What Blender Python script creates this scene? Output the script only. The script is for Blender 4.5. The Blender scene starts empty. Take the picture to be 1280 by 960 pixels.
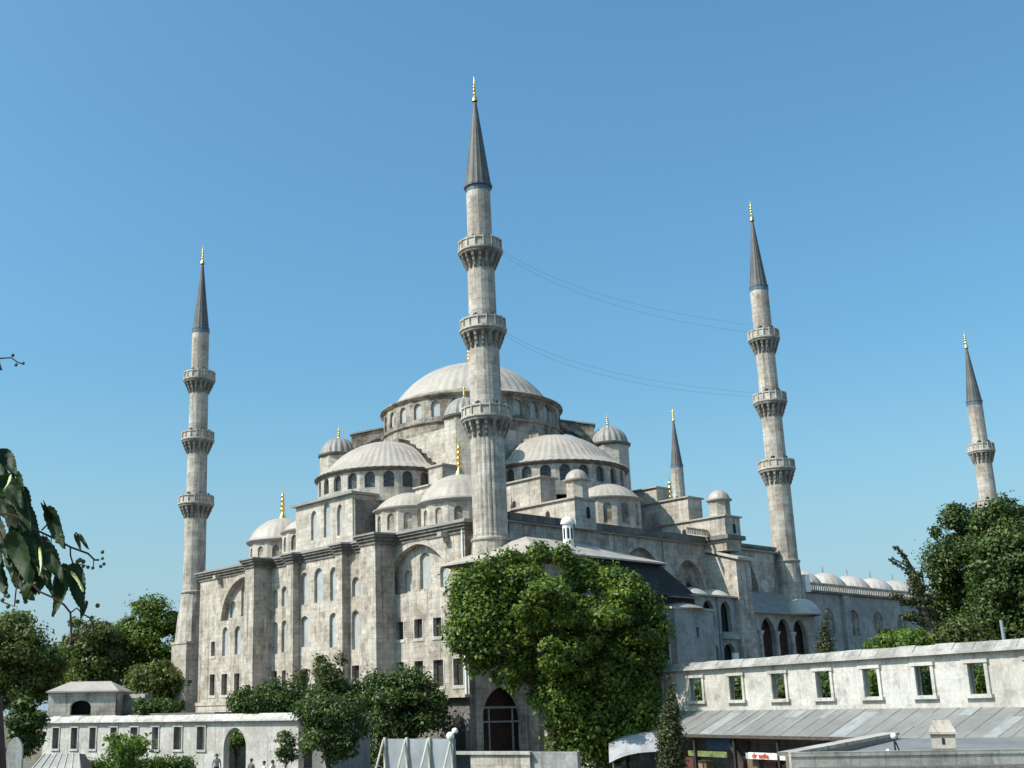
import bpy, bmesh, math, random
import numpy as np
from mathutils import Vector, Matrix, geometry

R = math.radians
random.seed(7)
rng = np.random.default_rng(11)
scene = bpy.context.scene
COL = scene.collection

# ------------------------------------------------------------------ camera
FPX, PITCH, ROLL = 1460.4, 0.2531, 0.0154
PPX, PPY = 640 - 153.51, 480 + 32.73            # principal point in a 1280x960 frame
cam = bpy.data.cameras.new('camera')
cam.sensor_fit = 'HORIZONTAL'
cam.sensor_width = 36
cam.lens = 36 * FPX / 1280
cam.shift_x = (640 - PPX) / 1280
cam.shift_y = (PPY - 480) / 1280
cam.clip_start = 0.1
cam.clip_end = 20000
cam_ob = bpy.data.objects.new('camera', cam)
cam_ob.matrix_world = Matrix.Rotation(math.pi / 2 + PITCH, 4, 'X') @ Matrix.Rotation(-ROLL, 4, 'Z')
COL.objects.link(cam_ob)
scene.camera = cam_ob

# ------------------------------------------------------------------ light
SUN_EL, SUN_AZ = R(46), math.atan2(-0.95, -0.31)   # azimuth measured clockwise from +Y
sdir = Vector((math.sin(SUN_AZ) * math.cos(SUN_EL), math.cos(SUN_AZ) * math.cos(SUN_EL), math.sin(SUN_EL)))
sun = bpy.data.lights.new('sun', 'SUN')
sun.energy = 4.9
sun.angle = R(0.53)
sun.color = (1.0, 0.94, 0.86)
sun_ob = bpy.data.objects.new('sun', sun)
sun_ob.rotation_euler = sdir.to_track_quat('Z', 'Y').to_euler()
COL.objects.link(sun_ob)

w = bpy.data.worlds.new('World')
scene.world = w
w.use_nodes = True
nt = w.node_tree
sky = nt.nodes.new('ShaderNodeTexSky')
sky.sky_type = 'NISHITA'
sky.sun_disc = False
sky.sun_elevation = SUN_EL
sky.sun_rotation = SUN_AZ
sky.altitude = 0
sky.air_density = 1.4
sky.dust_density = 3.0
sky.ozone_density = 1.0
bg = nt.nodes['Background']
bg.inputs['Strength'].default_value = 0.15
tint = nt.nodes.new('ShaderNodeMix')                   # white balance of the sky
tint.data_type = 'RGBA'
tint.blend_type = 'MULTIPLY'
tint.inputs[0].default_value = 1.0
tint.inputs[7].default_value = (0.47, 0.825, 0.99, 1)
nt.links.new(sky.outputs[0], tint.inputs[6])
# pale haze low over the horizon
geo = nt.nodes.new('ShaderNodeTexCoord')
sepz = nt.nodes.new('ShaderNodeSeparateXYZ')
nt.links.new(geo.outputs['Generated'], sepz.inputs[0])
mr = nt.nodes.new('ShaderNodeMapRange')
mr.interpolation_type = 'SMOOTHSTEP'
for i_, v_ in ((1, -0.02), (2, 0.30), (3, 0.75), (4, 0.0)):
    mr.inputs[i_].default_value = v_
nt.links.new(sepz.outputs[2], mr.inputs[0])
hz = nt.nodes.new('ShaderNodeMix')
hz.data_type = 'RGBA'
hz.inputs[7].default_value = (2.7, 3.75, 4.6, 1)
nt.links.new(mr.outputs[0], hz.inputs[0])
nt.links.new(tint.outputs[2], hz.inputs[6])
nt.links.new(hz.outputs[2], bg.inputs['Color'])

vs = scene.view_settings
vs.view_transform = 'Standard'
vs.look = 'None'
vs.exposure = 0.28
vs.gamma = 1.0

# ------------------------------------------------------------------ materials
def new_mat(name):
    m = bpy.data.materials.new(name)
    m.use_nodes = True
    t = m.node_tree
    return m, t, t.nodes['Principled BSDF']

def N(t, kind, **kw):
    n = t.nodes.new(kind)
    for k, v in kw.items():
        if k in n.inputs.keys():
            n.inputs[k].default_value = v
        else:
            setattr(n, k, v)
    return n

def mixc(t, fac, a, b, blend='MIX'):
    n = t.nodes.new('ShaderNodeMix')
    n.data_type = 'RGBA'
    n.blend_type = blend
    for sock, val in ((n.inputs[0], fac), (n.inputs[6], a), (n.inputs[7], b)):
        if hasattr(val, 'links'):
            t.links.new(val, sock)
        elif isinstance(val, (int, float)):
            sock.default_value = val
        else:
            sock.default_value = (*val, 1)
    return n.outputs[2]

def ramp(t, src, p0, p1):
    n = t.nodes.new('ShaderNodeMapRange')
    n.interpolation_type = 'SMOOTHSTEP'
    n.inputs[1].default_value = p0
    n.inputs[2].default_value = p1
    t.links.new(src, n.inputs[0])
    return n.outputs[0]

def coords(t, scale):
    tc = t.nodes.new('ShaderNodeTexCoord')
    mp = t.nodes.new('ShaderNodeMapping')
    mp.inputs['Scale'].default_value = scale
    t.links.new(tc.outputs['Object'], mp.inputs[0])
    return mp.outputs[0]

def noise(t, vec, scale, detail=4, rough=0.6):
    n = t.nodes.new('ShaderNodeTexNoise')
    n.inputs['Scale'].default_value = scale
    n.inputs['Detail'].default_value = detail
    n.inputs['Roughness'].default_value = rough
    t.links.new(vec, n.inputs['Vector'])
    return n.outputs['Fac']

def stone(name, light, mid, dark, courses=0.55, stain=0.55, streak=0.5, bump=0.25, rough=0.9, joints=0.8):
    """weathered ashlar: courses, blotches, rain streaks"""
    m, t, p = new_mat(name)
    tc = t.nodes.new('ShaderNodeTexCoord')
    sep = t.nodes.new('ShaderNodeSeparateXYZ')
    t.links.new(tc.outputs['Object'], sep.inputs[0])
    ad = N(t, 'ShaderNodeMath', operation='ADD')
    t.links.new(sep.outputs[0], ad.inputs[0])
    t.links.new(sep.outputs[1], ad.inputs[1])
    cb = t.nodes.new('ShaderNodeCombineXYZ')
    t.links.new(ad.outputs[0], cb.inputs[0])
    t.links.new(sep.outputs[2], cb.inputs[1])
    br = t.nodes.new('ShaderNodeTexBrick')
    br.inputs['Scale'].default_value = 1.0
    br.inputs['Brick Width'].default_value = courses * 2.3
    br.inputs['Row Height'].default_value = courses
    br.inputs['Mortar Size'].default_value = 0.03
    br.inputs['Mortar Smooth'].default_value = 0.4
    br.inputs['Bias'].default_value = -0.1
    br.inputs['Color1'].default_value = (0.76, 0.755, 0.75, 1)
    br.inputs['Color2'].default_value = (1.0, 1.0, 1.0, 1)
    br.inputs['Mortar'].default_value = (0.60, 0.585, 0.565, 1)
    t.links.new(cb.outputs[0], br.inputs['Vector'])
    o = tc.outputs['Object']
    big = noise(t, o, 0.33, 7, 0.68)
    med = noise(t, o, 0.85, 6, 0.7)
    fine = noise(t, o, 5.0, 5, 0.75)
    st = noise(t, coords(t, (1.9, 1.9, 0.07)), 1.0, 6, 0.7)
    st2 = noise(t, coords(t, (0.9, 0.9, 0.12)), 1.7, 6, 0.7)
    pale = tuple(min(0.85, x * 1.3) for x in light)
    c = mixc(t, ramp(t, big, 0.44, 0.57), light, mid)
    c2 = mixc(t, ramp(t, med, 0.50, 0.64), (0, 0, 0), (stain,) * 3)
    c = mixc(t, c2, c, dark)
    c5 = mixc(t, ramp(t, med, 0.34, 0.46), (stain * 0.9,) * 3, (0, 0, 0))
    c = mixc(t, c5, c, pale)
    c3 = mixc(t, ramp(t, st, 0.53, 0.68), (0, 0, 0), (streak,) * 3)
    c = mixc(t, c3, c, dark)
    c4 = mixc(t, ramp(t, st2, 0.32, 0.45), (streak,) * 3, (0, 0, 0))
    c = mixc(t, c4, c, pale)
    c = mixc(t, joints, c, br.outputs['Color'], 'MULTIPLY')
    f2 = mixc(t, ramp(t, fine, 0.3, 0.72), (0.84, 0.83, 0.82), (1.12, 1.12, 1.12))
    c = mixc(t, 1.0, c, f2, 'MULTIPLY')
    t.links.new(c, p.inputs['Base Color'])
    p.inputs['Roughness'].default_value = rough
    bp = t.nodes.new('ShaderNodeBump')
    bp.inputs['Strength'].default_value = bump
    bp.inputs['Distance'].default_value = 0.05
    h = mixc(t, 0.5, br.outputs['Color'], fine)
    t.links.new(h, bp.inputs['Height'])
    t.links.new(bp.outputs[0], p.inputs['Normal'])
    return m

def lead(name, light, dark, rough=0.55, scale=0.5):
    m, t, p = new_mat(name)
    tc = t.nodes.new('ShaderNodeTexCoord')
    a = noise(t, tc.outputs['Object'], scale, 5, 0.65)
    b = noise(t, tc.outputs['Object'], scale * 7, 4, 0.7)
    c = mixc(t, ramp(t, a, 0.38, 0.66), light, dark)
    f = mixc(t, ramp(t, b, 0.3, 0.75), (0.86, 0.86, 0.86), (1.08, 1.08, 1.08))
    c = mixc(t, 1.0, c, f, 'MULTIPLY')
    t.links.new(c, p.inputs['Base Color'])
    p.inputs['Roughness'].default_value = rough
    p.inputs['Metallic'].default_value = 0.0
    bp = t.nodes.new('ShaderNodeBump')
    bp.inputs['Strength'].default_value = 0.2
    bp.inputs['Distance'].default_value = 0.04
    t.links.new(b, bp.inputs['Height'])
    t.links.new(bp.outputs[0], p.inputs['Normal'])
    return m

def plain(name, col, rough=0.7, metal=0.0, var=0.25, scale=1.5, spec=None):
    m, t, p = new_mat(name)
    tc = t.nodes.new('ShaderNodeTexCoord')
    a = noise(t, tc.outputs['Object'], scale, 5, 0.65)
    c = mixc(t, ramp(t, a, 0.3, 0.7), tuple(x * (1 - var) for x in col), tuple(min(1, x * (1 + var)) for x in col))
    t.links.new(c, p.inputs['Base Color'])
    p.inputs['Roughness'].default_value = rough
    p.inputs['Metallic'].default_value = metal
    if spec is not None:
        p.inputs['Specular IOR Level'].default_value = spec
    return m

def foliage(name, cols, trans=0.3):
    m, t, p = new_mat(name)
    g = t.nodes.new('ShaderNodeNewGeometry')
    r = t.nodes.new('ShaderNodeValToRGB')
    e = r.color_ramp.elements
    while len(e) < len(cols):
        e.new(0.5)
    for i, c in enumerate(cols):
        e[i].position = i / (len(cols) - 1)
        e[i].color = (*c, 1)
    t.links.new(g.outputs['Random Per Island'], r.inputs[0])
    tc = t.nodes.new('ShaderNodeTexCoord')
    nz = noise(t, tc.outputs['Object'], 0.6, 3, 0.6)
    c = mixc(t, 1.0, r.outputs[0], mixc(t, ramp(t, nz, 0.35, 0.65), (0.75, 0.8, 0.8), (1.25, 1.2, 1.0)), 'MULTIPLY')
    t.links.new(c, p.inputs['Base Color'])
    p.inputs['Roughness'].default_value = 0.5
    p.inputs['Specular IOR Level'].default_value = 0.3
    tr = t.nodes.new('ShaderNodeBsdfTranslucent')
    t.links.new(mixc(t, 1.0, c, (1.3, 1.5, 0.6), 'MULTIPLY'), tr.inputs[0])
    mx = t.nodes.new('ShaderNodeMixShader')
    mx.inputs[0].default_value = trans
    t.links.new(p.outputs[0], mx.inputs[1])
    t.links.new(tr.outputs[0], mx.inputs[2])
    t.links.new(mx.outputs[0], t.nodes['Material Output'].inputs[0])
    return m

def lattice(name, light, dark, cell, fill=0.35, rough=0.5):
    """pierced plaster window screen or iron grille: a grid of round or square openings"""
    m, t, p = new_mat(name)
    tc = t.nodes.new('ShaderNodeTexCoord')
    sep = t.nodes.new('ShaderNodeSeparateXYZ')
    t.links.new(tc.outputs['Object'], sep.inputs[0])
    ad = N(t, 'ShaderNodeMath', operation='ADD')
    t.links.new(sep.outputs[0], ad.inputs[0])
    t.links.new(sep.outputs[1], ad.inputs[1])
    cb = t.nodes.new('ShaderNodeCombineXYZ')
    t.links.new(ad.outputs[0], cb.inputs[0])
    t.links.new(sep.outputs[2], cb.inputs[1])
    br = t.nodes.new('ShaderNodeTexBrick')
    br.inputs['Scale'].default_value = 1.0
    br.inputs['Brick Width'].default_value = cell
    br.inputs['Row Height'].default_value = cell
    br.inputs['Mortar Size'].default_value = cell * fill
    br.inputs['Mortar Smooth'].default_value = 0.2
    br.inputs['Color1'].default_value = (*dark, 1)
    br.inputs['Color2'].default_value = (*[x * 1.3 for x in dark], 1)
    br.inputs['Mortar'].default_value = (*light, 1)
    t.links.new(cb.outputs[0], br.inputs['Vector'])
    nz = noise(t, tc.outputs['Object'], 0.9, 4, 0.6)
    c = mixc(t, 1.0, br.outputs['Color'], mixc(t, ramp(t, nz, 0.3, 0.7), (0.85,) * 3, (1.1,) * 3), 'MULTIPLY')
    t.links.new(c, p.inputs['Base Color'])
    p.inputs['Roughness'].default_value = rough
    return m

M = {}
M['stone'] = stone('weathered_limestone', (0.535, 0.475, 0.405), (0.40, 0.34, 0.275), (0.15, 0.127, 0.104), 0.5, 0.58, 0.8)
M['stone_pale'] = stone('pale_limestone', (0.54, 0.487, 0.42), (0.44, 0.387, 0.322), (0.19, 0.164, 0.137), 0.5, 0.5, 0.6)
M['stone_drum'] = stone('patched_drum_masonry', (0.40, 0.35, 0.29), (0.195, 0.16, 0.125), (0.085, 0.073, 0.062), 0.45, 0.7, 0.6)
M['stone_min'] = stone('minaret_stone', (0.51, 0.458, 0.395), (0.39, 0.338, 0.28), (0.165, 0.14, 0.116), 0.6, 0.5, 0.75)
M['stone_dark'] = stone('soot_and_shade_stone', (0.22, 0.20, 0.18), (0.15, 0.135, 0.12), (0.075, 0.07, 0.065), 0.45, 0.6, 0.5)  # also carries the shade painted on the foot of the qibla wall
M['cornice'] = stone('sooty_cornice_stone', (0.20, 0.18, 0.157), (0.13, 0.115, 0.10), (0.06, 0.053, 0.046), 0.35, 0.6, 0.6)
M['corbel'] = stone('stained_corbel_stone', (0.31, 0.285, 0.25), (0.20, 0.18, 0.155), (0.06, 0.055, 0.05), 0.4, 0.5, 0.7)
M['white_wall'] = stone('whitewashed_rubble', (0.52, 0.49, 0.45), (0.43, 0.395, 0.35), (0.18, 0.157, 0.132), 0.6, 0.45, 0.6, 0.12, 0.9, 0.22)
M['coping'] = stone('mossy_coping', (0.37, 0.35, 0.32), (0.26, 0.245, 0.222), (0.13, 0.123, 0.113), 0.9, 0.55, 0.3, 0.2, 0.9, 0.3)
M['plaster_grey'] = stone('stained_plaster', (0.37, 0.36, 0.34), (0.285, 0.275, 0.258), (0.15, 0.143, 0.133), 1.2, 0.4, 0.7, 0.2, 0.9, 0.35)
M['lead'] = lead('weathered_lead', (0.42, 0.367, 0.31), (0.345, 0.299, 0.25))
M['lead_grey'] = lead('grey_lead', (0.29, 0.27, 0.245), (0.215, 0.20, 0.18))
M['lead_white'] = lead('bleached_lead', (0.47, 0.43, 0.375), (0.38, 0.345, 0.298))
M['spire'] = lead('dark_spire_lead', (0.108, 0.103, 0.098), (0.072, 0.07, 0.069), 0.6, 0.8)
M['awning'] = lead('grey_sheet_roof', (0.215, 0.21, 0.197), (0.175, 0.171, 0.16), 0.6, 0.4)
M['gold'] = plain('gilded_copper', (0.95, 0.62, 0.20), 0.28, 1.0, 0.1, 4)
M['pane'] = lattice('pale_window_lattice', (0.385, 0.395, 0.385), (0.25, 0.265, 0.268), 0.16, 0.3)
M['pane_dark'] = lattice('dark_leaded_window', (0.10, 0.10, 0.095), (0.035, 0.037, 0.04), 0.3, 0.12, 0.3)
M['grille'] = lattice('dark_iron_grille', (0.075, 0.06, 0.05), (0.018, 0.016, 0.015), 0.22, 0.15, 0.4)
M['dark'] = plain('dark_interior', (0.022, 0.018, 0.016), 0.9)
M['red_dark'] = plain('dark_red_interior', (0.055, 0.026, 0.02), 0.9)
M['tile_blue'] = plain('blue_tile_band', (0.08, 0.13, 0.17), 0.4)
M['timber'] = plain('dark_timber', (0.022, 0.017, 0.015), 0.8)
M['asphalt'] = plain('dusty_paving', (0.13, 0.12, 0.105), 0.9, 0, 0.3, 0.3)
M['earth'] = plain('dry_garden_soil', (0.14, 0.12, 0.085), 0.95, 0, 0.35, 0.4)
M['bark'] = plain('brown_bark', (0.075, 0.055, 0.042), 0.95, 0, 0.4, 6)
M['bark_red'] = plain('red_brown_bark', (0.085, 0.040, 0.032), 0.95, 0, 0.4, 9)
M['white_paint'] = plain('white_paint', (0.78, 0.77, 0.74), 0.5, 0, 0.08)
M['panel'] = plain('grey_board', (0.26, 0.275, 0.285), 0.6, 0, 0.2, 0.6)
M['steel'] = plain('dull_steel', (0.28, 0.28, 0.27), 0.5, 0.3, 0.15)
M['black'] = plain('black_plastic', (0.02, 0.02, 0.02), 0.5)
M['cable'] = plain('dark_wire', (0.12, 0.13, 0.15), 0.6)
M['brick'] = plain('reddish_brick', (0.34, 0.25, 0.20), 0.9, 0, 0.2, 6)
M['leaf_mid'] = foliage('leaf_mid_green', [(0.030, 0.056, 0.012), (0.072, 0.118, 0.019), (0.118, 0.170, 0.027), (0.20, 0.235, 0.04)])
M['leaf_dark'] = foliage('leaf_dark_green', [(0.022, 0.042, 0.013), (0.042, 0.072, 0.018), (0.065, 0.102, 0.024), (0.11, 0.14, 0.038)], 0.22)
M['leaf_olive'] = foliage('leaf_olive_green', [(0.032, 0.048, 0.016), (0.055, 0.08, 0.024), (0.085, 0.112, 0.032), (0.115, 0.10, 0.04)], 0.22)
M['leaf_far'] = foliage('leaf_far_olive', [(0.05, 0.07, 0.022), (0.085, 0.115, 0.032), (0.125, 0.155, 0.042), (0.16, 0.17, 0.06)])
M['leaf_light'] = foliage('leaf_light_green', [(0.06, 0.10, 0.02), (0.09, 0.15, 0.03), (0.13, 0.20, 0.04), (0.17, 0.23, 0.06)], 0.35)
M['leaf_cypress'] = foliage('leaf_cypress', [(0.022, 0.034, 0.012), (0.04, 0.055, 0.018), (0.06, 0.072, 0.024), (0.075, 0.06, 0.025)], 0.12)

# ------------------------------------------------------------------ mesh builder
class MB:
    def __init__(self):
        self.v, self.f, self.mi = [], [], []
        self.cur = 0

    def quadmesh(self, verts, faces):
        b = len(self.v)
        self.v += [tuple(p) for p in verts]
        for f in faces:
            self.f.append(tuple(b + i for i in f))
            self.mi.append(self.cur)
        return self

    def box(self, x0, x1, y0, y1, z0, z1):
        x0, x1 = min(x0, x1), max(x0, x1)
        y0, y1 = min(y0, y1), max(y0, y1)
        vs_ = [(x0, y0, z0), (x1, y0, z0), (x1, y1, z0), (x0, y1, z0), (x0, y0, z1), (x1, y0, z1), (x1, y1, z1), (x0, y1, z1)]
        return self.quadmesh(vs_, [(3, 2, 1, 0), (4, 5, 6, 7), (0, 1, 5, 4), (1, 2, 6, 5), (2, 3, 7, 6), (3, 0, 4, 7)])

    def hexa(self, bottom, top):
        """four bottom corners and four top corners, both counter-clockwise from above"""
        return self.quadmesh(list(bottom) + list(top), [(3, 2, 1, 0), (4, 5, 6, 7), (0, 1, 5, 4), (1, 2, 6, 5), (2, 3, 7, 6), (3, 0, 4, 7)])

    def prism(self, poly, z0, z1):
        n = len(poly)
        vs_ = [(p[0], p[1], z0) for p in poly] + [(p[0], p[1], z1) for p in poly]
        fs = [tuple(range(n - 1, -1, -1)), tuple(range(n, 2 * n))]
        fs += [(i, (i + 1) % n, n + (i + 1) % n, n + i) for i in range(n)]
        return self.quadmesh(vs_, fs)

    def extrude(self, poly, fr, d0, d1):
        """2-D polygon in a frame (origin, X, Y, N) extruded from depth d0 to d1 along N"""
        n = len(poly)
        o, X, Y, Nn = fr
        vs_ = [o + X * a + Y * b + Nn * d0 for a, b in poly] + [o + X * a + Y * b + Nn * d1 for a, b in poly]
        tris = geometry.tessellate_polygon([[Vector((a, b, 0)) for a, b in poly]])
        fs = [tuple(t) for t in tris] + [tuple(n + i for i in t) for t in tris]
        fs += [(i, (i + 1) % n, n + (i + 1) % n, n + i) for i in range(n)]
        return self.quadmesh(vs_, fs)

    def plate(self, outer, holes, fr, depth, back=False):
        """a wall face with openings; reveals of the openings go in by depth"""
        o, X, Y, Nn = fr
        loops = [outer] + holes
        flat = [p for l in loops for p in l]
        tris = geometry.tessellate_polygon([[Vector((a, b, 0)) for a, b in l] for l in loops])
        n = len(flat)
        vs_ = [o + X * a + Y * b for a, b in flat] + [o + X * a + Y * b - Nn * depth for a, b in flat]
        fs = []
        for t in tris:
            a, b, c = (Vector(flat[i]) for i in t)
            fs.append(tuple(t) if (b - a).cross(c - a) > 0 else tuple(reversed(t)))
        k = 0
        for li, l in enumerate(loops):
            m = len(l)
            for i in range(m):
                fs.append((k + i, k + (i + 1) % m, n + k + (i + 1) % m, n + k + i))
            k += m
        if back:
            fs += [tuple(n + i for i in t) for t in tris]
        return self.quadmesh(vs_, fs)

    def lathe(self, prof, n, c=(0, 0), mod=None, a0=0.0, a1=2 * math.pi, cap_bottom=False, cap_top=False):
        full = abs(a1 - a0 - 2 * math.pi) < 1e-6
        m = n if full else n + 1
        vs_ = []
        for i, (r, z) in enumerate(prof):
            for j in range(m):
                a = a0 + (a1 - a0) * j / n
                rr = r * (mod(j, i) if mod else 1)
                vs_.append((c[0] + rr * math.cos(a), c[1] + rr * math.sin(a), z))
        fs = []
        for i in range(len(prof) - 1):
            for j in range(n):
                k = (j + 1) % m
                fs.append((i * m + j, i * m + k, (i + 1) * m + k, (i + 1) * m + j))
        if cap_bottom:
            fs.append(tuple(range(m - 1, -1, -1)))
        if cap_top:
            fs.append(tuple((len(prof) - 1) * m + j for j in range(m)))
        return self.quadmesh(vs_, fs)

    def tube(self, pts, radii, n=7, cap=True):
        pts = [Vector(p) for p in pts]
        if isinstance(radii, (int, float)):
            radii = [radii] * len(pts)
        ring = []
        up = Vector((0.12, 0.34, 0.93))
        for i, p in enumerate(pts):
            d = (pts[min(i + 1, len(pts) - 1)] - pts[max(i - 1, 0)]).normalized()
            x = d.cross(up)
            if x.length < 1e-3:
                x = d.cross(Vector((1, 0, 0)))
            x.normalize()
            y = d.cross(x)
            ring.append([p + (x * math.cos(2 * math.pi * k / n) + y * math.sin(2 * math.pi * k / n)) * radii[i] for k in range(n)])
        vs_ = [q for r_ in ring for q in r_]
        fs = [(i * n + k, i * n + (k + 1) % n, (i + 1) * n + (k + 1) % n, (i + 1) * n + k) for i in range(len(pts) - 1) for k in range(n)]
        if cap:
            fs += [tuple(range(n - 1, -1, -1)), tuple((len(pts) - 1) * n + k for k in range(n))]
        return self.quadmesh(vs_, fs)

    def build(self, name, mats, parent=None, smooth=None, loc=None):
        me = bpy.data.meshes.new(name)
        me.from_pydata(self.v, [], self.f)
        if not isinstance(mats, (list, tuple)):
            mats = [mats]
        for m in mats:
            me.materials.append(m)
        if len(mats) > 1:
            me.polygons.foreach_set('material_index', self.mi)
        bm = bmesh.new()
        bm.from_mesh(me)
        bmesh.ops.recalc_face_normals(bm, faces=bm.faces)
        bm.to_mesh(me)
        bm.free()
        if smooth:
            me.polygons.foreach_set('use_smooth', [True] * len(me.polygons))
            me.set_sharp_from_angle(angle=R(smooth))
        me.update()
        o = bpy.data.objects.new(name, me)
        COL.objects.link(o)
        if parent:
            o.parent = parent
        if loc is not None:
            o.location = loc
        return o

def empty(name, loc=(0, 0, 0), rz=0.0):
    o = bpy.data.objects.new(name, None)
    o.location = loc
    o.rotation_euler = (0, 0, rz)
    o.empty_display_size = 0.5
    COL.objects.link(o)
    return o

def tag(o, label=None, cat=None, group=None, kind=None):
    for k, v in (('label', label), ('category', cat), ('group', group), ('kind', kind)):
        if v:
            o[k] = v
    return o

# pixel ray helpers (frame of 1280x960, camera at the origin) for measuring places
def ray(x, y):
    X2, Y2 = x - PPX, PPY - y
    cr, sr = math.cos(ROLL), math.sin(ROLL)
    X, Y = X2 * cr + Y2 * sr, -X2 * sr + Y2 * cr
    cp, sp = math.cos(PITCH), math.sin(PITCH)
    return Vector((X, FPX * cp - Y * sp, FPX * sp + Y * cp))

def at(x, y, Y):
    d = ray(x, y)
    return d * (Y / d.y)

# mosque frame: x runs along the shaded north-east side (to the right, away), y along the sunlit qibla side (to the left, away)
H = 0.6734
ORG = Vector((9.181, 107.1285, 0))
E1 = Vector((math.cos(H), math.sin(H), 0))
E2 = Vector((-math.sin(H), math.cos(H), 0))
def world(v, u, z):
    return ORG + E1 * v + E2 * u + Vector((0, 0, z))
ZG = -4.8                                              # street level (the camera's eye is at 0)
VX, VY, VZ = Vector((1, 0, 0)), Vector((0, 1, 0)), Vector((0, 0, 1))

def arched(cx, w, z0, zs, za, n=6):
    """pointed-arch outline: base z0, springing zs, apex za"""
    pts = [(cx - w / 2, z0), (cx + w / 2, z0)]
    for i in range(n + 1):
        t = i / n
        pts.append((cx + w / 2 * (1 - t ** 1.75), zs + (za - zs) * (1 - (1 - t) ** 1.6)))
    for i in range(n - 1, -1, -1):
        t = i / n
        pts.append((cx - w / 2 * (1 - t ** 1.75), zs + (za - zs) * (1 - (1 - t) ** 1.6)))
    return pts

def rect(x0, x1, z0, z1):
    return [(x0, z0), (x1, z0), (x1, z1), (x0, z1)]

def cap_profile(rb, z0, h, n=12, rtop=0.02):
    Rs = (rb * rb + h * h) / (2 * h)
    a = math.asin(min(1, rb / Rs))
    if h > Rs:
        a = math.pi - a
    return [(max(rtop, Rs * math.sin(a * (1 - i / n))), z0 + h - Rs + Rs * math.cos(a * (1 - i / n))) for i in range(n + 1)]

def seam(k, e):
    return lambda j, i: 1 + (e if j % k == 0 else 0)

def alem(c, z0, h, r):
    """gilded finial: flared foot and a stack of bulbs thinning upwards"""
    prof = [(r, z0 - 0.05 * h), (r * 0.95, z0 + 0.04 * h), (r * 0.6, z0 + 0.12 * h), (r * 0.26, z0 + 0.2 * h)]
    z = 0.2
    for k, (rr, hh) in enumerate(((0.62, 0.15), (0.58, 0.14), (0.5, 0.13), (0.42, 0.12))):
        for q in range(1, 7):
            a = math.pi * q / 6
            prof.append((max(r * 0.2, r * rr * math.sin(a)), z0 + (z + hh * (1 - math.cos(a)) / 2) * h))
        z += hh
    prof += [(r * 0.16, z0 + (z + 0.06) * h), (0.01, z0 + h)]
    return MB().lathe(prof, 14, c)

# ------------------------------------------------------------------ ground
g = MB()
g.quadmesh([(-6000, -300, ZG), (6000, -300, ZG), (6000, 9000, ZG), (-6000, 9000, ZG)], [(0, 1, 2, 3)])
tag(g.build('ground', M['asphalt']), kind='structure')
mos_m = Matrix.Translation(ORG) @ Matrix.Rotation(H, 4, 'Z')
terr = MB().box(-20, 130, 15, 100, ZG - 0.3, 0.25)
terr.box(12.5, 130, -12, 14.996, ZG - 0.3, 0.2)
to = terr.build('terrace', M['earth'])
to.matrix_world = mos_m
tag(to, kind='structure')

# ------------------------------------------------------------------ mosque
mosque = empty('mosque', ORG, H)
tag(mosque, 'great grey stone mosque with cascading domes, its front wall lit by the sun', 'mosque')
V0 = -0.8
UN = 0.2                                               # plane of the shaded side wall
UC = 2.7                                               # where the qibla wall ends at the near corner, beside the minaret
VC = 2.6

def win(poly, fr, depth, mat, parent):
    o, X, Y, Nn = fr
    return MB().quadmesh([o + X * a + Y * b - Nn * depth for a, b in poly], [tuple(range(len(poly)))]).build('window', mat, parent)

# qibla wall (faces -x). Frame: X = -y so that the outline is counter-clockwise seen from outside
frS = (Vector((V0, 0, 0)), -VY, VZ, -VX)
def U(u):
    return -u
def wina(u0, u1, z0, zs, za):
    return arched(U((u0 + u1) / 2), abs(u1 - u0), z0, zs, za)
def winr(u0, u1, z0, z1):
    return rect(U(max(u0, u1)), U(min(u0, u1)), z0, z1)

arch_left = arched(U(42.0), 9.9, 11.0, 11.1, 15.85, 9)
arch_right = arched(U(9.75), 9.9, 11.3, 11.4, 15.95, 9)
shallow = [  # pale lattice windows set straight into the wall
    wina(45.3, 46.65, 6.85, 9.6, 10.25), wina(42.4, 43.75, 6.88, 9.5, 10.2),
    wina(34.5, 35.6, 11.6, 13.35, 13.75), wina(32.55, 33.75, 11.75, 13.45, 13.95),
    wina(34.45, 35.6, 6.55, 9.7, 10.1), wina(32.5, 33.7, 6.65, 9.7, 10.15),
    wina(28.6, 29.92, 11.6, 14.5, 15.15), wina(25.65, 27.28, 11.6, 14.5, 15.33), wina(23.0, 24.35, 11.6, 14.45, 15.15),
    wina(28.4, 29.88, 7.05, 9.8, 10.35), wina(23.05, 24.45, 6.7, 9.75, 10.32),
    wina(19.1, 20.4, 11.7, 13.1, 13.72), wina(19.15, 20.5, 6.3, 9.6, 10.27),
    wina(17.0, 18.2, 11.7, 13.1, 13.72), wina(17.0, 18.2, 6.3, 9.6, 10.27),
]
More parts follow.
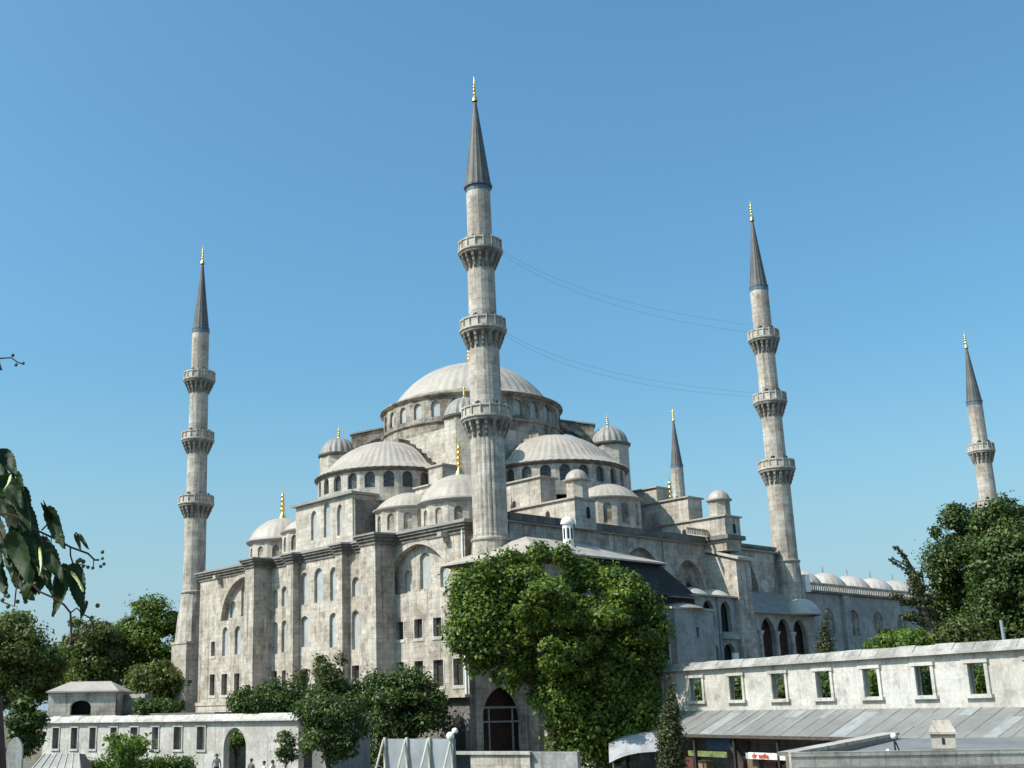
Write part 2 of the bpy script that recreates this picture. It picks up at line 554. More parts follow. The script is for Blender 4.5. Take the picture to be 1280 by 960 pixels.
deep = [
    winr(48.3, 49.25, 6.95, 8.68), winr(48.15, 49.38, 2.3, 4.78), winr(45.25, 46.6, 2.3, 4.72), winr(42.45, 43.68, 2.35, 4.7),
    winr(34.5, 35.7, 2.4, 4.68), winr(32.5, 33.5, 2.4, 4.68), winr(28.4, 29.7, 2.4, 4.68), winr(25.8, 27.1, 2.4, 4.68), winr(23.1, 24.3, 2.4, 4.68),
    winr(19.2, 20.5, 2.45, 4.7), winr(17.0, 18.2, 2.45, 4.7),
    winr(12.0, 13.2, 6.88, 8.6), winr(9.1, 10.32, 6.88, 8.68), winr(6.3, 7.5, 6.88, 8.62), winr(3.65, 4.9, 6.88, 8.6),
    winr(12.0, 13.2, 2.3, 4.72), winr(9.1, 10.4, 2.3, 4.72), winr(6.2, 7.62, 2.3, 4.7), winr(3.45, 4.78, 2.33, 4.72),
]
qw = MB().plate([(U(52.3), ZG), (U(UC), ZG), (U(UC), 17.0), (U(52.3), 17.0)], shallow + deep + [arch_left, arch_right], frS, 0.75)
qibla = qw.build('qibla_wall', M['stone'], mosque)
for poly in shallow:
    win(poly, frS, 0.32, M['pane'], qibla)
for poly in deep:
    win(poly, frS, 0.45, M['grille'], qibla)
    a0_, a1_, b0_, b1_ = -poly[1][0], -poly[0][0], poly[0][1], poly[2][1]
    MB().box(V0 - 0.07, V0 + 0.3, a0_ - 0.2, a1_ + 0.2, b0_ - 0.32, b0_ - 0.004).box(V0 - 0.035, V0 + 0.3, a1_ + 0.003, a1_ + 0.15, b0_, b1_).box(V0 - 0.035, V0 + 0.3, a0_ - 0.15, a0_ - 0.003, b0_, b1_).build('window_surround', M['white_wall'], qibla)
frS2 = (Vector((V0 + 0.7, 0, 0)), -VY, VZ, -VX)
recess = [
    (wina(44.9, 46.15, 11.35, 12.9, 13.35), 0), (wina(42.3, 43.6, 11.35, 14.4, 15.05), 0), (wina(39.7, 41.0, 11.35, 13.9, 14.5), 0),
    (wina(11.45, 12.6, 11.55, 13.1, 13.65), 1), (wina(8.6, 10.15, 11.6, 14.6, 15.12), 1), (wina(5.95, 7.15, 11.55, 13.1, 13.65), 1)]
for k, (u0, u1) in enumerate(((37.6, 48.5), (4.0, 14.9))):
    ps = [r_[0] for r_ in recess if r_[1] == k]
    MB().plate(rect(U(u1), U(u0), 10.8, 16.2), ps, frS2, 0.45).build('arch_infill', M['stone'], qibla)
    for q in ps:
        win(q, frS2, 0.3, M['pane'], qibla)
# raised archivolt bands round the two big arches
for cu, zb, za in ((42.0, 11.05, 15.85), (9.75, 11.35, 15.95)):
    a_in = arched(U(cu), 9.9, zb, zb + 0.1, za, 9)[2:]
    a_out = arched(U(cu), 10.8, zb, zb + 0.1, za + 0.5, 9)[2:]
    MB().extrude(a_out + a_in[::-1], frS, 0.0, 0.07).build('archivolt', M['stone_pale'], qibla)
# plinth ledges
MB().box(V0 - 0.75, V0 + 0.1, UC - 0.2, 13.2, 1.22, 1.48).build('plinth_ledge', M['stone_pale'], mosque)
MB().box(V0 - 0.35, V0 + 0.1, 37.8, 52.3, 1.1, 1.5).build('plinth_ledge', M['stone_pale'], mosque)
MB().box(V0 - 0.25, V0 + 0.05, 37.75, 52.25, ZG, 1.097).build('plinth', M['stone_pale'], mosque)
# buttress pilasters
for u0, u1, vf in ((35.83, 37.75, -3.2), (30.08, 31.4, -1.7), (20.92, 22.1, -1.7), (13.29, 15.7, -3.2)):
    MB().box(vf, V0 + 0.04, u0, u1, ZG, 17.02).build('pilaster', M['stone'], mosque)
# stone spouts under the eave, drain pipe at the corner
for u in (47.2, 39.0, 17.2, 5.2):
    MB().box(V0 - 1.0, V0 + 0.03, u - 0.3, u + 0.3, 16.05, 16.5).box(V0 - 0.35, V0 + 0.03, u - 0.2, u + 0.2, 15.5, 16.05).build('rain_spout', M['stone_pale'], mosque)
MB().tube([(V0 - 0.12, 2.95, 16.8), (V0 - 0.12, 2.95, 8.8)], 0.07).tube([(V0 - 0.12, 3.0, 7.8), (V0 - 0.12, 3.0, 1.6)], 0.1).build('drain_pipe', M['white_paint'], mosque)

# eave slab following the wall and the pilasters, sooty cornice below it
def eave_poly(o, on=None):
    on = o if on is None else on
    s = [(V0 - o, 52.3 + o)]
    for u0, u1, vf in ((35.83, 37.75, -3.2), (30.08, 31.4, -1.7), (20.92, 22.1, -1.7), (13.29, 15.7, -3.2)):
        s += [(V0 - o, u1 + o + 0.5), (vf - o, u1 + o), (vf - o, u0 - o), (V0 - o, u0 - o - 0.5)]
    s += [(V0 - o, UC - o), (VC - o, UC - o), (VC - o, UN - on), (47, UN - on), (47, 52.3 + o)]
    return s[::-1]
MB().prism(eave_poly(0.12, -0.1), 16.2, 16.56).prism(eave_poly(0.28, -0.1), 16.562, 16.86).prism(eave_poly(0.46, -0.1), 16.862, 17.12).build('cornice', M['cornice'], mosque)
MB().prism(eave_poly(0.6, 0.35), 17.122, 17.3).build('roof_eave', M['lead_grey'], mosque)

# shaded side wall (faces -y). X = +x
frN = (Vector((0, UN, 0)), VX, VZ, -VY)
n_arch = [arched(7.2, 6.4, 9.8, 12.0, 15.8, 9), arched(21.4, 7.0, 9.8, 12.0, 16.15, 9), arched(29.1, 5.0, 9.8, 12.2, 15.35, 9), arched(38.2, 6.6, 12.4, 12.45, 16.6, 9)]
n_low = [rect(17.5 + 2.6 * k, 18.8 + 2.6 * k, 2.3, 4.7) for k in range(3)]
sw = MB().plate([(6.0, ZG), (45.2, ZG), (45.2, 17.5), (VC, 17.5), (VC, 5.4), (6.0, 5.4)], n_arch + n_low, frN, 0.7)
sw.box(VC, VC + 0.4, UN + 0.02, UC, 5.4, 17.1).box(V0 + 0.01, VC, UC, UC + 0.4, 5.4, 17.05)
side = sw.build('side_wall', M['stone'], mosque)
for q in n_low:
    win(q, frN, 0.4, M['grille'], side)
frN2 = (Vector((0, UN + 0.66, 0)), VX, VZ, -VY)
for cx, ww, zt in ((7.2, 6.4, 15.8), (21.4, 7.0, 16.15), (29.1, 5.0, 15.35), (38.2, 6.6, 16.6)):
    zb = 9.6 if cx < 36 else 12.3
    ps = [arched(cx + d, 1.2, zb + 0.7, zt - 3.0 + (0.9 if d == 0 else 0), zt - 2.3 + (1.0 if d == 0 else 0)) for d in ((-2.1, 0, 2.1) if ww > 6 else (-1.2, 0.6))]
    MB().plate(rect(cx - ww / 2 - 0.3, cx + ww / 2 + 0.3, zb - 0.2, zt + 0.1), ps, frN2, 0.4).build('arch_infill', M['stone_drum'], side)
    for q in ps:
        win(q, frN2, 0.3, M['pane_dark'], side)
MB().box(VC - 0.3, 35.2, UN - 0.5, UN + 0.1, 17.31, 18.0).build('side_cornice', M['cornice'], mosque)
MB().box(35.2, 45.4, UN - 0.25, UN + 0.1, 17.5, 17.85).build('side_parapet', M['stone_dark'], mosque)
# flat lead roof
MB().box(VC + 0.2, 46.8, UN + 0.2, 52.0, 17.305, 17.6).box(V0 + 0.2, VC + 0.19, UC + 0.2, 52.0, 17.305, 17.6).build('roof', M['lead_grey'], mosque)
MB().box(44.6, 45.15, UN + 0.05, 52.0, ZG, 17.29).box(V0, 46.9, 51.6, 52.28, ZG, 17.0).build('rear_wall', M['stone'], mosque)

# front block below the half dome
frB = (Vector((0.8, 0, 0)), -VY, VZ, -VX)
bw = [wina(29.15, 30.25, 18.9, 21.5, 22.25), wina(26.6, 27.75, 18.9, 22.1, 22.95), wina(24.2, 25.2, 18.8, 21.5, 22.25)]
fb = MB().plate([(U(33.3), 17.4), (U(22.35), 17.4), (U(22.35), 23.05), (U(33.3), 23.05)], bw, frB, 0.45)
fb.box(1.3, 11, 22.36, 33.29, 17.5, 23.04)
blk = fb.build('front_block', M['stone_pale'], mosque)
for q in bw:
    win(q, frB, 0.28, M['pane'], blk)
MB().box(0.35, 11, 21.9, 33.75, 23.06, 23.32).build('block_cornice', M['lead_grey'], mosque)
MB().box(0.9, 6, 22.0, 22.33, 17.45, 22.4).build('block_return', M['stone_dark'], mosque)

def ring_angles(n, a0, a1):
    return [a0 + (a1 - a0) * i / n for i in range(n + 1)]

def drum(name, c, Rr, n, a0, a1, z0, z1, ww, wz0, wzs, wza, mat, pane, depth=0.4, skip=()):
    mb = MB()
    panes = []
    an = ring_angles(n, a0, a1)
    for i in range(n):
        p0 = Vector((c[0] + Rr * math.cos(an[i]), c[1] + Rr * math.sin(an[i]), 0))
        p1 = Vector((c[0] + Rr * math.cos(an[i + 1]), c[1] + Rr * math.sin(an[i + 1]), 0))
        X = (p1 - p0).normalized()
        L = (p1 - p0).length
        fr = (p0, X, VZ, Vector((X.y, -X.x, 0)))
        if i in skip:
            hole = []
        else:
            hole = [arched(L / 2, ww, wz0, wzs, wza, 4)]
        mb.plate(rect(0, L, z0, z1), hole, fr, depth)
        for h_ in hole:
            panes.append((h_, fr))
    d = mb.build(name, mat, mosque)
    for h_, fr in panes:
        win(h_, fr, depth * 0.75, pane, d)
    return d

# great central cube, its arches and the main drum
C0 = (23.6, 27.7)
MB().box(11.7, 35.5, 15.8, 39.6, 17.5, 31.3).build('central_cube', M['stone_pale'], mosque)
MB().lathe([(11.25, 31.3), (11.25, 32.95), (11.5, 33.0), (11.5, 33.15), (11.2, 33.2)], 56, C0).build('drum_base', M['stone_drum'], mosque, 30)
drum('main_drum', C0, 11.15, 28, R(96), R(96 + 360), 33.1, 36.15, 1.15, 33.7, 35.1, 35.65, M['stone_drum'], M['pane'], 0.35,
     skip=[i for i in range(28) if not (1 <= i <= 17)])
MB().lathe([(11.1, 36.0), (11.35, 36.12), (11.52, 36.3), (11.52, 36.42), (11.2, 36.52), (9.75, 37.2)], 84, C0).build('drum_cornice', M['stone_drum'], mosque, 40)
MB().lathe([(9.75, 37.15)] + cap_profile(9.65, 37.22, 5.55, 14), 52 * 4, C0, seam(4, 0.015)).build('main_dome', M['lead'], mosque, 60)
alem(C0, 42.75, 3.4, 0.6).build('finial', M['gold'], mosque, 50)
# stepped extrados of the big arches, in front of the cube faces
prof = [(-10.4, 25.2), (-9.5, 25.8), (-8.6, 26.4), (-7.6, 27.0), (-6.7, 27.6), (-5.9, 28.25), (-5.1, 28.95), (-4.2, 29.65), (-3.2, 30.35), (-2.1, 31.05)]
half = [(-10.4, 21.0)]
for i, (s_, z) in enumerate(prof):
    half.append((s_, z))
    half.append((prof[i + 1][0] if i + 1 < len(prof) else 0.0, z))
outline = half + [(-a, b) for a, b in half[::-1]]
outline = [p for i, p in enumerate(outline) if p != outline[i - 1]]
MB().extrude(outline, (Vector((11.69, 27.7, 0)), -VY, VZ, -VX), 0, 1.7).build('stepped_arch', M['stone_drum'], mosque)
MB().extrude(outline, (Vector((23.6, 15.79, 0)), VX, VZ, -VY), 0, 1.7).build('stepped_arch', M['stone_drum'], mosque)

# half domes
for c, a0 in (((9.95, 27.7), R(90)), ((23.6, 14.05), R(180))):
    a1 = a0 + math.pi
    hd = drum('half_dome_drum', c, 8.2, 12, a0, a1, 22.6, 26.1, 1.2, 24.1, 25.35, 25.95, M['stone_pale'], M['pane_dark'], 0.5)
    MB().lathe([(8.1, 25.95), (8.4, 26.08), (8.6, 26.25), (8.6, 26.36), (8.0, 26.5)], 48, c, None, a0, a1).build('half_dome_cornice', M['cornice'], mosque, 40)
    MB().lathe([(8.55, 26.38), (7.9, 26.78), (7.25, 27.2)] + cap_profile(7.05, 27.32, 3.55, 12), 30 * 4, c, seam(4, 0.017), a0, a1).build('half_dome', M['lead'], mosque, 60)

# corner turrets with melon domes
for dv, du in ((-1, 1), (-1, -1), (1, -1), (1, 1)):
    c = (C0[0] + 12 * dv, C0[1] + 12 * du)
    t_ = MB().lathe([(2.45, 22.0), (2.45, 31.5)], 8, c, None, R(22.5), R(382.5), cap_top=True).build('turret', M['stone_pale'], mosque)
    MB().lathe([(2.4, 31.35), (2.62, 31.5), (2.66, 31.72), (2.3, 31.85)], 32, c).build('turret_cornice', M['cornice'], t_, 40)
    MB().lathe([(2.42, 31.75)] + cap_profile(2.38, 31.85, 2.2, 8), 96, c, lambda j, i: 1 - 0.075 * (1 - abs(math.cos(j / 96 * math.pi * 18)))).build('turret_dome', M['lead_grey'], t_, 60)
    alem(c, 33.95, 1.75, 0.3).build('turret_finial', M['gold'], t_, 50)
    # flying buttress from the drum to the turret
    d = Vector((dv, du, 0)).normalized()
    fr = (Vector((C0[0], C0[1], 0)), d, VZ, d.cross(VZ))
    arcp = [(13.8, 31.25)] + [(13.8 - 2.6 * (1 - math.cos(a)), 32.0 + 1.6 * math.sin(a)) for a in [R(k) for k in (0, 20, 40, 60, 75, 90)]]
    poly = [(15.2, 31.25), (15.2, 34.05), (11.1, 34.75), (11.1, 33.62)] + arcp[::-1]
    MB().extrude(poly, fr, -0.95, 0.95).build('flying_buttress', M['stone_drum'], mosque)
    MB().extrude([(15.4, 34.1), (15.4, 34.28), (11.0, 35.02), (11.0, 34.84)], fr, -1.15, 1.15).build('buttress_cap', M['lead_grey'], mosque)

# corner domes with gilded finials
for c in ((6.25, 11.0), (6.25, 44.4), (40.85, 11.0)):
    n = 12
    dr = drum('corner_drum', c, 4.15, n, R(0), R(360), 17.5, 20.55, 0.85, 18.3, 19.5, 19.95, M['stone_pale'], M['stone_drum'], 0.22)
    MB().lathe([(4.05, 20.35), (4.4, 20.5), (4.55, 20.7), (4.5, 20.82), (4.2, 20.95)], 48, c).build('corner_cornice', M['lead_grey'], dr, 40)
    MB().lathe([(4.3, 20.85)] + cap_profile(4.12, 20.98, 2.85, 10), 26 * 4, c, seam(4, 0.018)).build('corner_dome', M['lead'], dr, 60)
    alem(c, 23.75, 4.3, 0.52).build('finial', M['gold'], dr, 50)

# small exedra domes
for c, rr, a0, zd, zw, sc in (((5.9, 18.6), 3.9, R(90), 20.9, 18.4, 1), ((23.6, 6.6), 3.9, R(180), 21.9, 18.9, 1), ((5.9, 36.8), 3.9, R(90), 20.9, 18.4, 1)):
    dr = drum('exedra_drum', c, rr, 6, a0, a0 + math.pi, 17.4, zd, 0.9, zw + 0.2, zd - 1.0, zd - 0.5, M['stone_pale'], M['stone_drum'], 0.25)
    MB().lathe([(rr - 0.1, zd - 0.1), (rr + 0.25, zd), (rr + 0.3, zd + 0.14), (rr, zd + 0.25)], 24, c, None, a0, a0 + math.pi).build('exedra_cornice', M['lead'], dr, 40)
    MB().lathe(cap_profile(rr * 0.99, zd + 0.2, 1.95, 8), 16 * 4, c, seam(4, 0.018), a0, a0 + math.pi).build('exedra_dome', M['lead'], dr, 60)
    x0, x1, y0, y1 = (c[0], c[0] + 6, c[1] - rr + 0.4, c[1] + rr - 0.4) if a0 < 2 else (c[0] - rr + 0.4, c[0] + rr - 0.4, c[1], c[1] + 6)
    MB().box(x0, x1, y0, y1, 17.5, zd - 0.1).build('exedra_back', M['stone_pale'], dr)
# a plain wing wall behind the exedras
MB().box(14.5, 32.0, 8.5, 14.0, 17.5, 20.8).box(26.0, 32.0, 5.8, 8.5, 17.5, 20.2).build('side_terrace', M['stone_dark'], mosque)
MB().box(5, 11.6, 13.2, 22.3, 17.5, 20.5).box(5, 11.6, 33.35, 40.5, 17.5, 20.5).build('roof_terrace', M['stone_pale'], mosque)

# stepped buttress piers
def pier(boxes, slabs, name='buttress_pier'):
    mb = MB()
    for b in boxes:
        mb.box(*b)
    o = mb.build(name, M['stone_pale'], mosque)
    sm = MB()
    for b in slabs:
        x0, x1, y0, y1, z = b
        xm, ym = (x0 + x1) / 2, (y0 + y1) / 2
        sm.box(x0 - 0.22, x1 + 0.22, y0 - 0.22, y1 + 0.22, z, z + 0.16)
        sm.hexa([(x0 - 0.2, y0 - 0.2, z + 0.162), (x1 + 0.2, y0 - 0.2, z + 0.162), (x1 + 0.2, y1 + 0.2, z + 0.162), (x0 - 0.2, y1 + 0.2, z + 0.162)],
                [(xm - (x1 - x0) * .2, y0 + .5, z + 0.36), (xm + (x1 - x0) * .2, y0 + .5, z + 0.36), (xm + (x1 - x0) * .2, y1, z + 0.36), (xm - (x1 - x0) * .2, y1, z + 0.36)])
    sm.build('pier_cap', M['lead'], o)
    return o
def pier_turret(c, z0, o):
    t_ = MB().lathe([(1.15, z0 - 0.3), (1.15, z0 + 1.75)], 8, c, None, R(22.5), R(382.5), cap_top=True).build('pier_turret', M['stone_pale'], o)
    MB().lathe([(1.1, z0 + 1.6), (1.38, z0 + 1.72), (1.4, z0 + 1.86), (1.15, z0 + 1.93)], 24, c).lathe(cap_profile(1.18, z0 + 1.9, 1.05, 7), 48, c, lambda j, i: 1 - 0.04 * (1 - abs(math.cos(j / 48 * math.pi * 12)))).build('pier_turret_dome', M['lead'], o, 50)
def slit(fr, x, z, w_, h_, o):
    MB().extrude(arched(x, w_, z, z + h_ * 0.7, z + h_, 3), fr, -0.02, 0.012).build('slit_window', M['dark'], o)

p1 = pier([(11.0, 14.0, -0.5, 8.0, 17.2, 20.15), (11.7, 14.0, 4.7, 11.0, 20.3, 23.2)], [(11.0, 14.0, -0.5, 8.0, 20.15), (11.7, 14.0, 4.7, 11.0, 23.2)])
pier_turret((12.5, 0.4), 20.4, p1)
slit((Vector((0, -0.5, 0)), VX, VZ, -VY), 12.9, 18.3, 0.55, 1.2, p1)
slit((Vector((11.0, 0, 0)), -VY, VZ, -VX), -2.3 - 0.9, 18.1, 0.6, 1.3, p1)
slit((Vector((11.7, 0, 0)), -VY, VZ, -VX), -8.6, 20.6, 0.5, 0.7, p1)
p2 = pier([(32.0, 34.7, -2.8, 6.5, 17.2, 19.95), (32.1, 34.6, 1.9, 9.0, 20.1, 22.7), (32.2, 34.5, 6.2, 12.0, 22.85, 24.5)],
          [(32.0, 34.7, -2.8, 6.5, 19.95), (32.1, 34.6, 1.9, 9.0, 22.7), (32.2, 34.5, 6.2, 12.0, 24.5)])
pier_turret((33.3, -1.35), 20.2, p2)
slit((Vector((0, -2.8, 0)), VX, VZ, -VY), 33.6, 18.2, 0.5, 1.1, p2)
slit((Vector((32.0, 0, 0)), -VY, VZ, -VX), -2.6, 18.3, 0.6, 0.9, p2)
p3 = pier([(7.2, 11.5, 14.75, 17.05, 23.5, 25.7), (5.3, 10.5, 14.9, 17.05, 17.5, 23.2)], [(7.2, 11.0, 14.75, 17.05, 25.7), (5.3, 7.0, 14.9, 17.05, 23.2)])
p4 = pier([(7.2, 11.5, 37.9, 40.2, 22.5, 23.7), (5.3, 10.5, 37.9, 40.2, 17.5, 22.4)], [(7.2, 11.0, 37.9, 40.2, 23.7), (5.3, 7.0, 37.9, 40.2, 22.4)])

# lower part of the right-hand side buttress, with its sloping cap
lb = MB().box(32.2, 34.7, -3.6, UN + 0.05, ZG, 14.9)
lb.hexa([(32.2, -3.6, 14.9), (34.7, -3.6, 14.9), (34.7, UN, 14.9), (32.2, UN, 14.9)], [(32.2, -3.6, 15.25), (34.7, -3.6, 15.25), (34.7, UN, 16.2), (32.2, UN, 16.2)])
lbo = lb.build('side_buttress', M['stone'], mosque)
MB().hexa([(31.9, -4.1, 15.15), (34.9, -4.1, 15.15), (34.9, 0.1, 16.4), (31.9, 0.1, 16.4)], [(31.9, -4.1, 15.45), (34.9, -4.1, 15.45), (34.9, 0.1, 16.7), (31.9, 0.1, 16.7)]).build('buttress_cap', M['lead_white'], lbo)
MB().box(31.7, 34.95, -3.2, UN, 17.5, 17.95).build('pier_corbel', M['stone_dark'], mosque)
MB().box(32.1, 34.6, -2.7, UN, 16.3, 17.49).build('pier_foot', M['stone'], mosque)
# balustrade by the pier
bal = MB().box(28.2, 31.9, UN - 0.8, UN - 0.68, 18.62, 18.72)
for k in range(13):
    bal.box(28.25 + k * 0.29, 28.37 + k * 0.29, UN - 0.8, UN - 0.68, 18.04, 18.62)
bal.build('balustrade', M['stone_pale'], mosque)

# side gallery: two storeys of arches under small lead domes, between the annex and the buttress
frG = (Vector((0, -3.0, 0)), VX, VZ, -VY)
gh = [arched(23.6, 1.7, 8.0, 9.7, 10.85), arched(27.6, 1.9, 8.0, 9.6, 10.75), arched(30.5, 1.75, 7.6, 9.7, 10.75, 7), arched(30.6, 1.9, 4.4, 5.6, 6.4), arched(26.0, 0.8, 9.1, 9.6, 9.9), arched(28.3, 0.9, 4.4, 5.6, 6.2)]
ga = MB().plate(rect(21.0, 32.19, ZG, 11.1), gh, frG, 0.5, True)
gal = ga.build('side_gallery', M['plaster_grey'], mosque)
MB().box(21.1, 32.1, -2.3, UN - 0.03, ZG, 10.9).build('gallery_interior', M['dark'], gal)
MB().box(29.2, 31.9, -3.5, -2.98, 6.85, 7.15).box(29.3, 31.8, -3.4, -2.98, 7.15, 7.4).build('gallery_ledge', M['plaster_grey'], gal)
MB().box(20.8, 32.19, -3.45, UN - 0.05, 11.12, 11.3).build('gallery_eave', M['lead'], gal)
for cx in (22.9, 26.7, 30.4):
    MB().lathe(cap_profile(1.95, 11.3, 0.85, 7), 48, (cx, -1.4), seam(3, 0.012)).build('gallery_dome', M['lead_white'], gal, 60)
MB().tube([(29.1, -3.15, 11.1), (29.1, -3.15, 4.8)], 0.09).build('drain_pipe', M['panel'], gal)
MB().box(29.9, 30.7, -4.0, -3.7, 4.3, 5.4).build('marble_slab', M['white_paint'], gal)

# arcade beyond the buttress with its lean-to lead roof
frA = (Vector((0, -3.0, 0)), VX, VZ, -VY)
ah = [arched(cx, 2.5, 3.0, 7.6, 9.35, 7) for cx in (37.75, 40.75, 43.75)]
ar = MB().plate(rect(34.72, 46.9, ZG, 9.75), ah, frA, 0.5, True)
arc = ar.build('side_arcade', M['plaster_grey'], mosque)
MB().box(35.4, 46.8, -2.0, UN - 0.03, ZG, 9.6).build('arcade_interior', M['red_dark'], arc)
for cx in (36.25, 39.25, 42.25, 45.25):
    MB().lathe([(0.26, 2.0), (0.24, 7.4), (0.42, 7.75), (0.42, 7.9)], 12, (cx, -3.02)).build('column', M['stone_pale'], arc, 40)
MB().hexa([(34.72, -3.5, 9.76), (46.9, -3.5, 9.76), (46.9, UN - 0.02, 9.76), (34.72, UN - 0.02, 9.76)],
          [(34.72, -3.5, 9.9), (46.9, -3.5, 9.9), (46.9, UN - 0.02, 12.6), (34.72, UN - 0.02, 12.6)]).build('lean_to_roof', M['lead_grey'], arc)
MB().lathe([(2.0, 9.7), (2.1, 9.85), (2.0, 10.0)] + cap_profile(1.95, 10.0, 1.6, 7), 40, (43.6, -3.6), seam(4, 0.01)).build('arcade_dome', M['lead_white'], arc, 60)

# ------------------------------------------------------------------ minarets
def minaret(name, pos, tip, sp, bal_z, radii, label, base_a=1.9, ring=15.2, flute=False, sockle=True, rs=1.0, pz=ZG):
    root = empty(name, world(pos[0], pos[1], 0), H)
    tag(root, label, 'minaret', 'slender minarets round the mosque')
    rsp, shafts, brs = radii
    nf = 16
    # pedestal and faceted transition
    if sockle:
        a = base_a
        MB().box(-a, a, -a, a, pz, 8.7).box(-a - 0.12, a + 0.12, -a - 0.12, a + 0.12, 8.7, 8.95).build('pedestal', M['stone_min'], root)
        k = 16
        rb = shafts[-1] * 1.06
        top = [(rb * math.cos(2 * math.pi * (i + .5) / k), rb * math.sin(2 * math.pi * (i + .5) / k), ring - 0.15) for i in range(k)]
        bot = []
        for i in range(k):
            th = 2 * math.pi * (i + .5) / k
            cx_, sx_ = math.cos(th), math.sin(th)
            m_ = max(abs(cx_), abs(sx_))
            bot.append((a * 0.98 * cx_ / m_, a * 0.98 * sx_ / m_, 8.95))
        mid = [tuple((b[q] * 0.5 + t_[q] * 0.5) * (0.985 if i % 2 else 1.05) if q < 2 else (b[q] + t_[q]) / 2 for q in range(3)) for i, (b, t_) in enumerate(zip(bot, top))]
        mb = MB()
        fs = [(r_ * k + i, r_ * k + (i + 1) % k, (r_ + 1) * k + (i + 1) % k, (r_ + 1) * k + i) for r_ in range(2) for i in range(k)]
        mb.quadmesh(bot + mid + top, fs)
        mb.build('transition', M['stone_min'], root)
    MB().lathe([(rb + 0.02 if sockle else shafts[-1], ring - 0.2), (shafts[-1] + 0.2, ring - 0.12), (shafts[-1] + 0.24, ring), (shafts[-1] + 0.2, ring + 0.12), (shafts[-1], ring + 0.2)], 32).build('ring_moulding', M['stone_min'], root, 40)
    zs = [ring] + bal_z[::-1] + [sp]
    sh = MB()
    for i in range(len(zs) - 1):
        r0 = shafts[len(shafts) - 1 - i]
        z0, z1 = zs[i], zs[i + 1]
        if flute and i == 0:
            sh.lathe([(r0 * 1.02, z0), (r0 * 1.02, z0 + 0.5), (r0, z0 + 0.6), (r0 * 0.985, z1 - 0.1)], 22 * 4, mod=lambda j, i_: 1 - (0.035 if j % 4 == 2 else 0.0 if j % 4 == 0 else 0.012))
        else:
            sh.lathe([(r0 * 1.012, z0), (r0 * 0.985, z1 - 0.1)], 24, mod=lambda j, i_: 1 + (0.012 if j % 2 else -0.008))
    sh.build('shaft', M['stone_min'], root)
    for bi, (bz, br) in enumerate(zip(bal_z, brs)):
        rl = shafts[bi + 1]
        ru = shafts[bi]
        nn = 16
        # corbel of hanging niches, in three flaring tiers
        cb = MB()
        tiers = 4
        hc = 1.75 * rs
        n2 = nn * 6
        pr = []
        for q in range(tiers * 2 + 1):
            f = q / (tiers * 2)
            pr.append((rl * 1.02 + (br * 0.97 - rl * 1.02) * (f ** 0.85), bz - hc + hc * f))
        def md(j, i_, n2=n2):
            ph = (j % 6) / 6
            depth = 0.30 * math.sin(math.pi * min(1, 0.06 + 0.9 * i_ / (tiers * 2)))
            tooth = 0 if j % 6 in (2, 3, 4) and i_ < tiers * 2 - 1 else 1
            step_ = 0.03 if i_ % 2 else 0
            return 1 - (0 if tooth else depth) + (step_ if tooth else 0)
        cb.lathe(pr, n2, mod=md, cap_top=True)
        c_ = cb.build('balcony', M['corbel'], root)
        pa = MB()
        hp = 1.2 * rs
        pa.lathe([(br * 0.9, bz - 0.1), (br * 1.0, bz), (br * 1.03, bz + 0.06), (br * 1.03, bz + 0.22), (br * 0.96, bz + 0.26)], nn * 2, a0=R(11), a1=R(371))
        pa.lathe([(br * 0.955, bz + 0.2), (br * 0.955, bz + hp - 0.12), (br * 0.89, bz + hp - 0.12), (br * 0.89, bz + 0.2)], nn, a0=R(11), a1=R(371))
        pa.lathe([(br * 1.0, bz + hp - 0.16), (br * 1.0, bz + hp), (br * 0.87, bz + hp), (br * 0.87, bz + hp - 0.16)], nn, a0=R(11), a1=R(371))
        for k in range(nn):
            th = R(11) + 2 * math.pi * k / nn
            cx_, sy_ = math.cos(th), math.sin(th)
            pa.tube([(br * 0.98 * cx_, br * 0.98 * sy_, bz + 0.2), (br * 0.98 * cx_, br * 0.98 * sy_, bz + hp + 0.1)], 0.065, 6)
        pa.build('parapet', M['stone_pale'], c_)
        for th in (R(200), R(262), R(320)):
            x_, y_ = (ru + 0.2) * math.cos(th), (ru + 0.2) * math.sin(th)
            MB().lathe([(0.1, bz + hp - 0.1), (0.26, bz + hp + 0.05), (0.26, bz + hp + 0.3), (0.12, bz + hp + 0.42)], 10, (x_, y_), cap_top=True).build('loudspeaker', M['black'], c_, 40)
    # spire
    MB().lathe([(shafts[0] * 1.0, sp - 0.42), (shafts[0] * 1.03, sp - 0.4), (shafts[0] * 1.03, sp - 0.05), (shafts[0], sp)], 24).build('tile_band', M['tile_blue'], root)
    s_top = tip - 2.75 * (0.8 if rs < 0.9 else 1)
    MB().lathe([(rsp * 0.9, sp - 0.06), (rsp * 1.06, sp + 0.02), (rsp * 1.06, sp + 0.25), (rsp * 0.97, sp + 0.32), (rsp * 0.55, sp + 0.32 + (s_top - sp) * 0.46), (0.13, s_top)], 48, mod=seam(3, 0.035)).build('spire', M['spire'], root)
    alem((0, 0), s_top - 0.05, tip - s_top, 0.3 * (0.85 if rs < 0.9 else 1)).build('finial', M['gold'], root, 50)
    return root

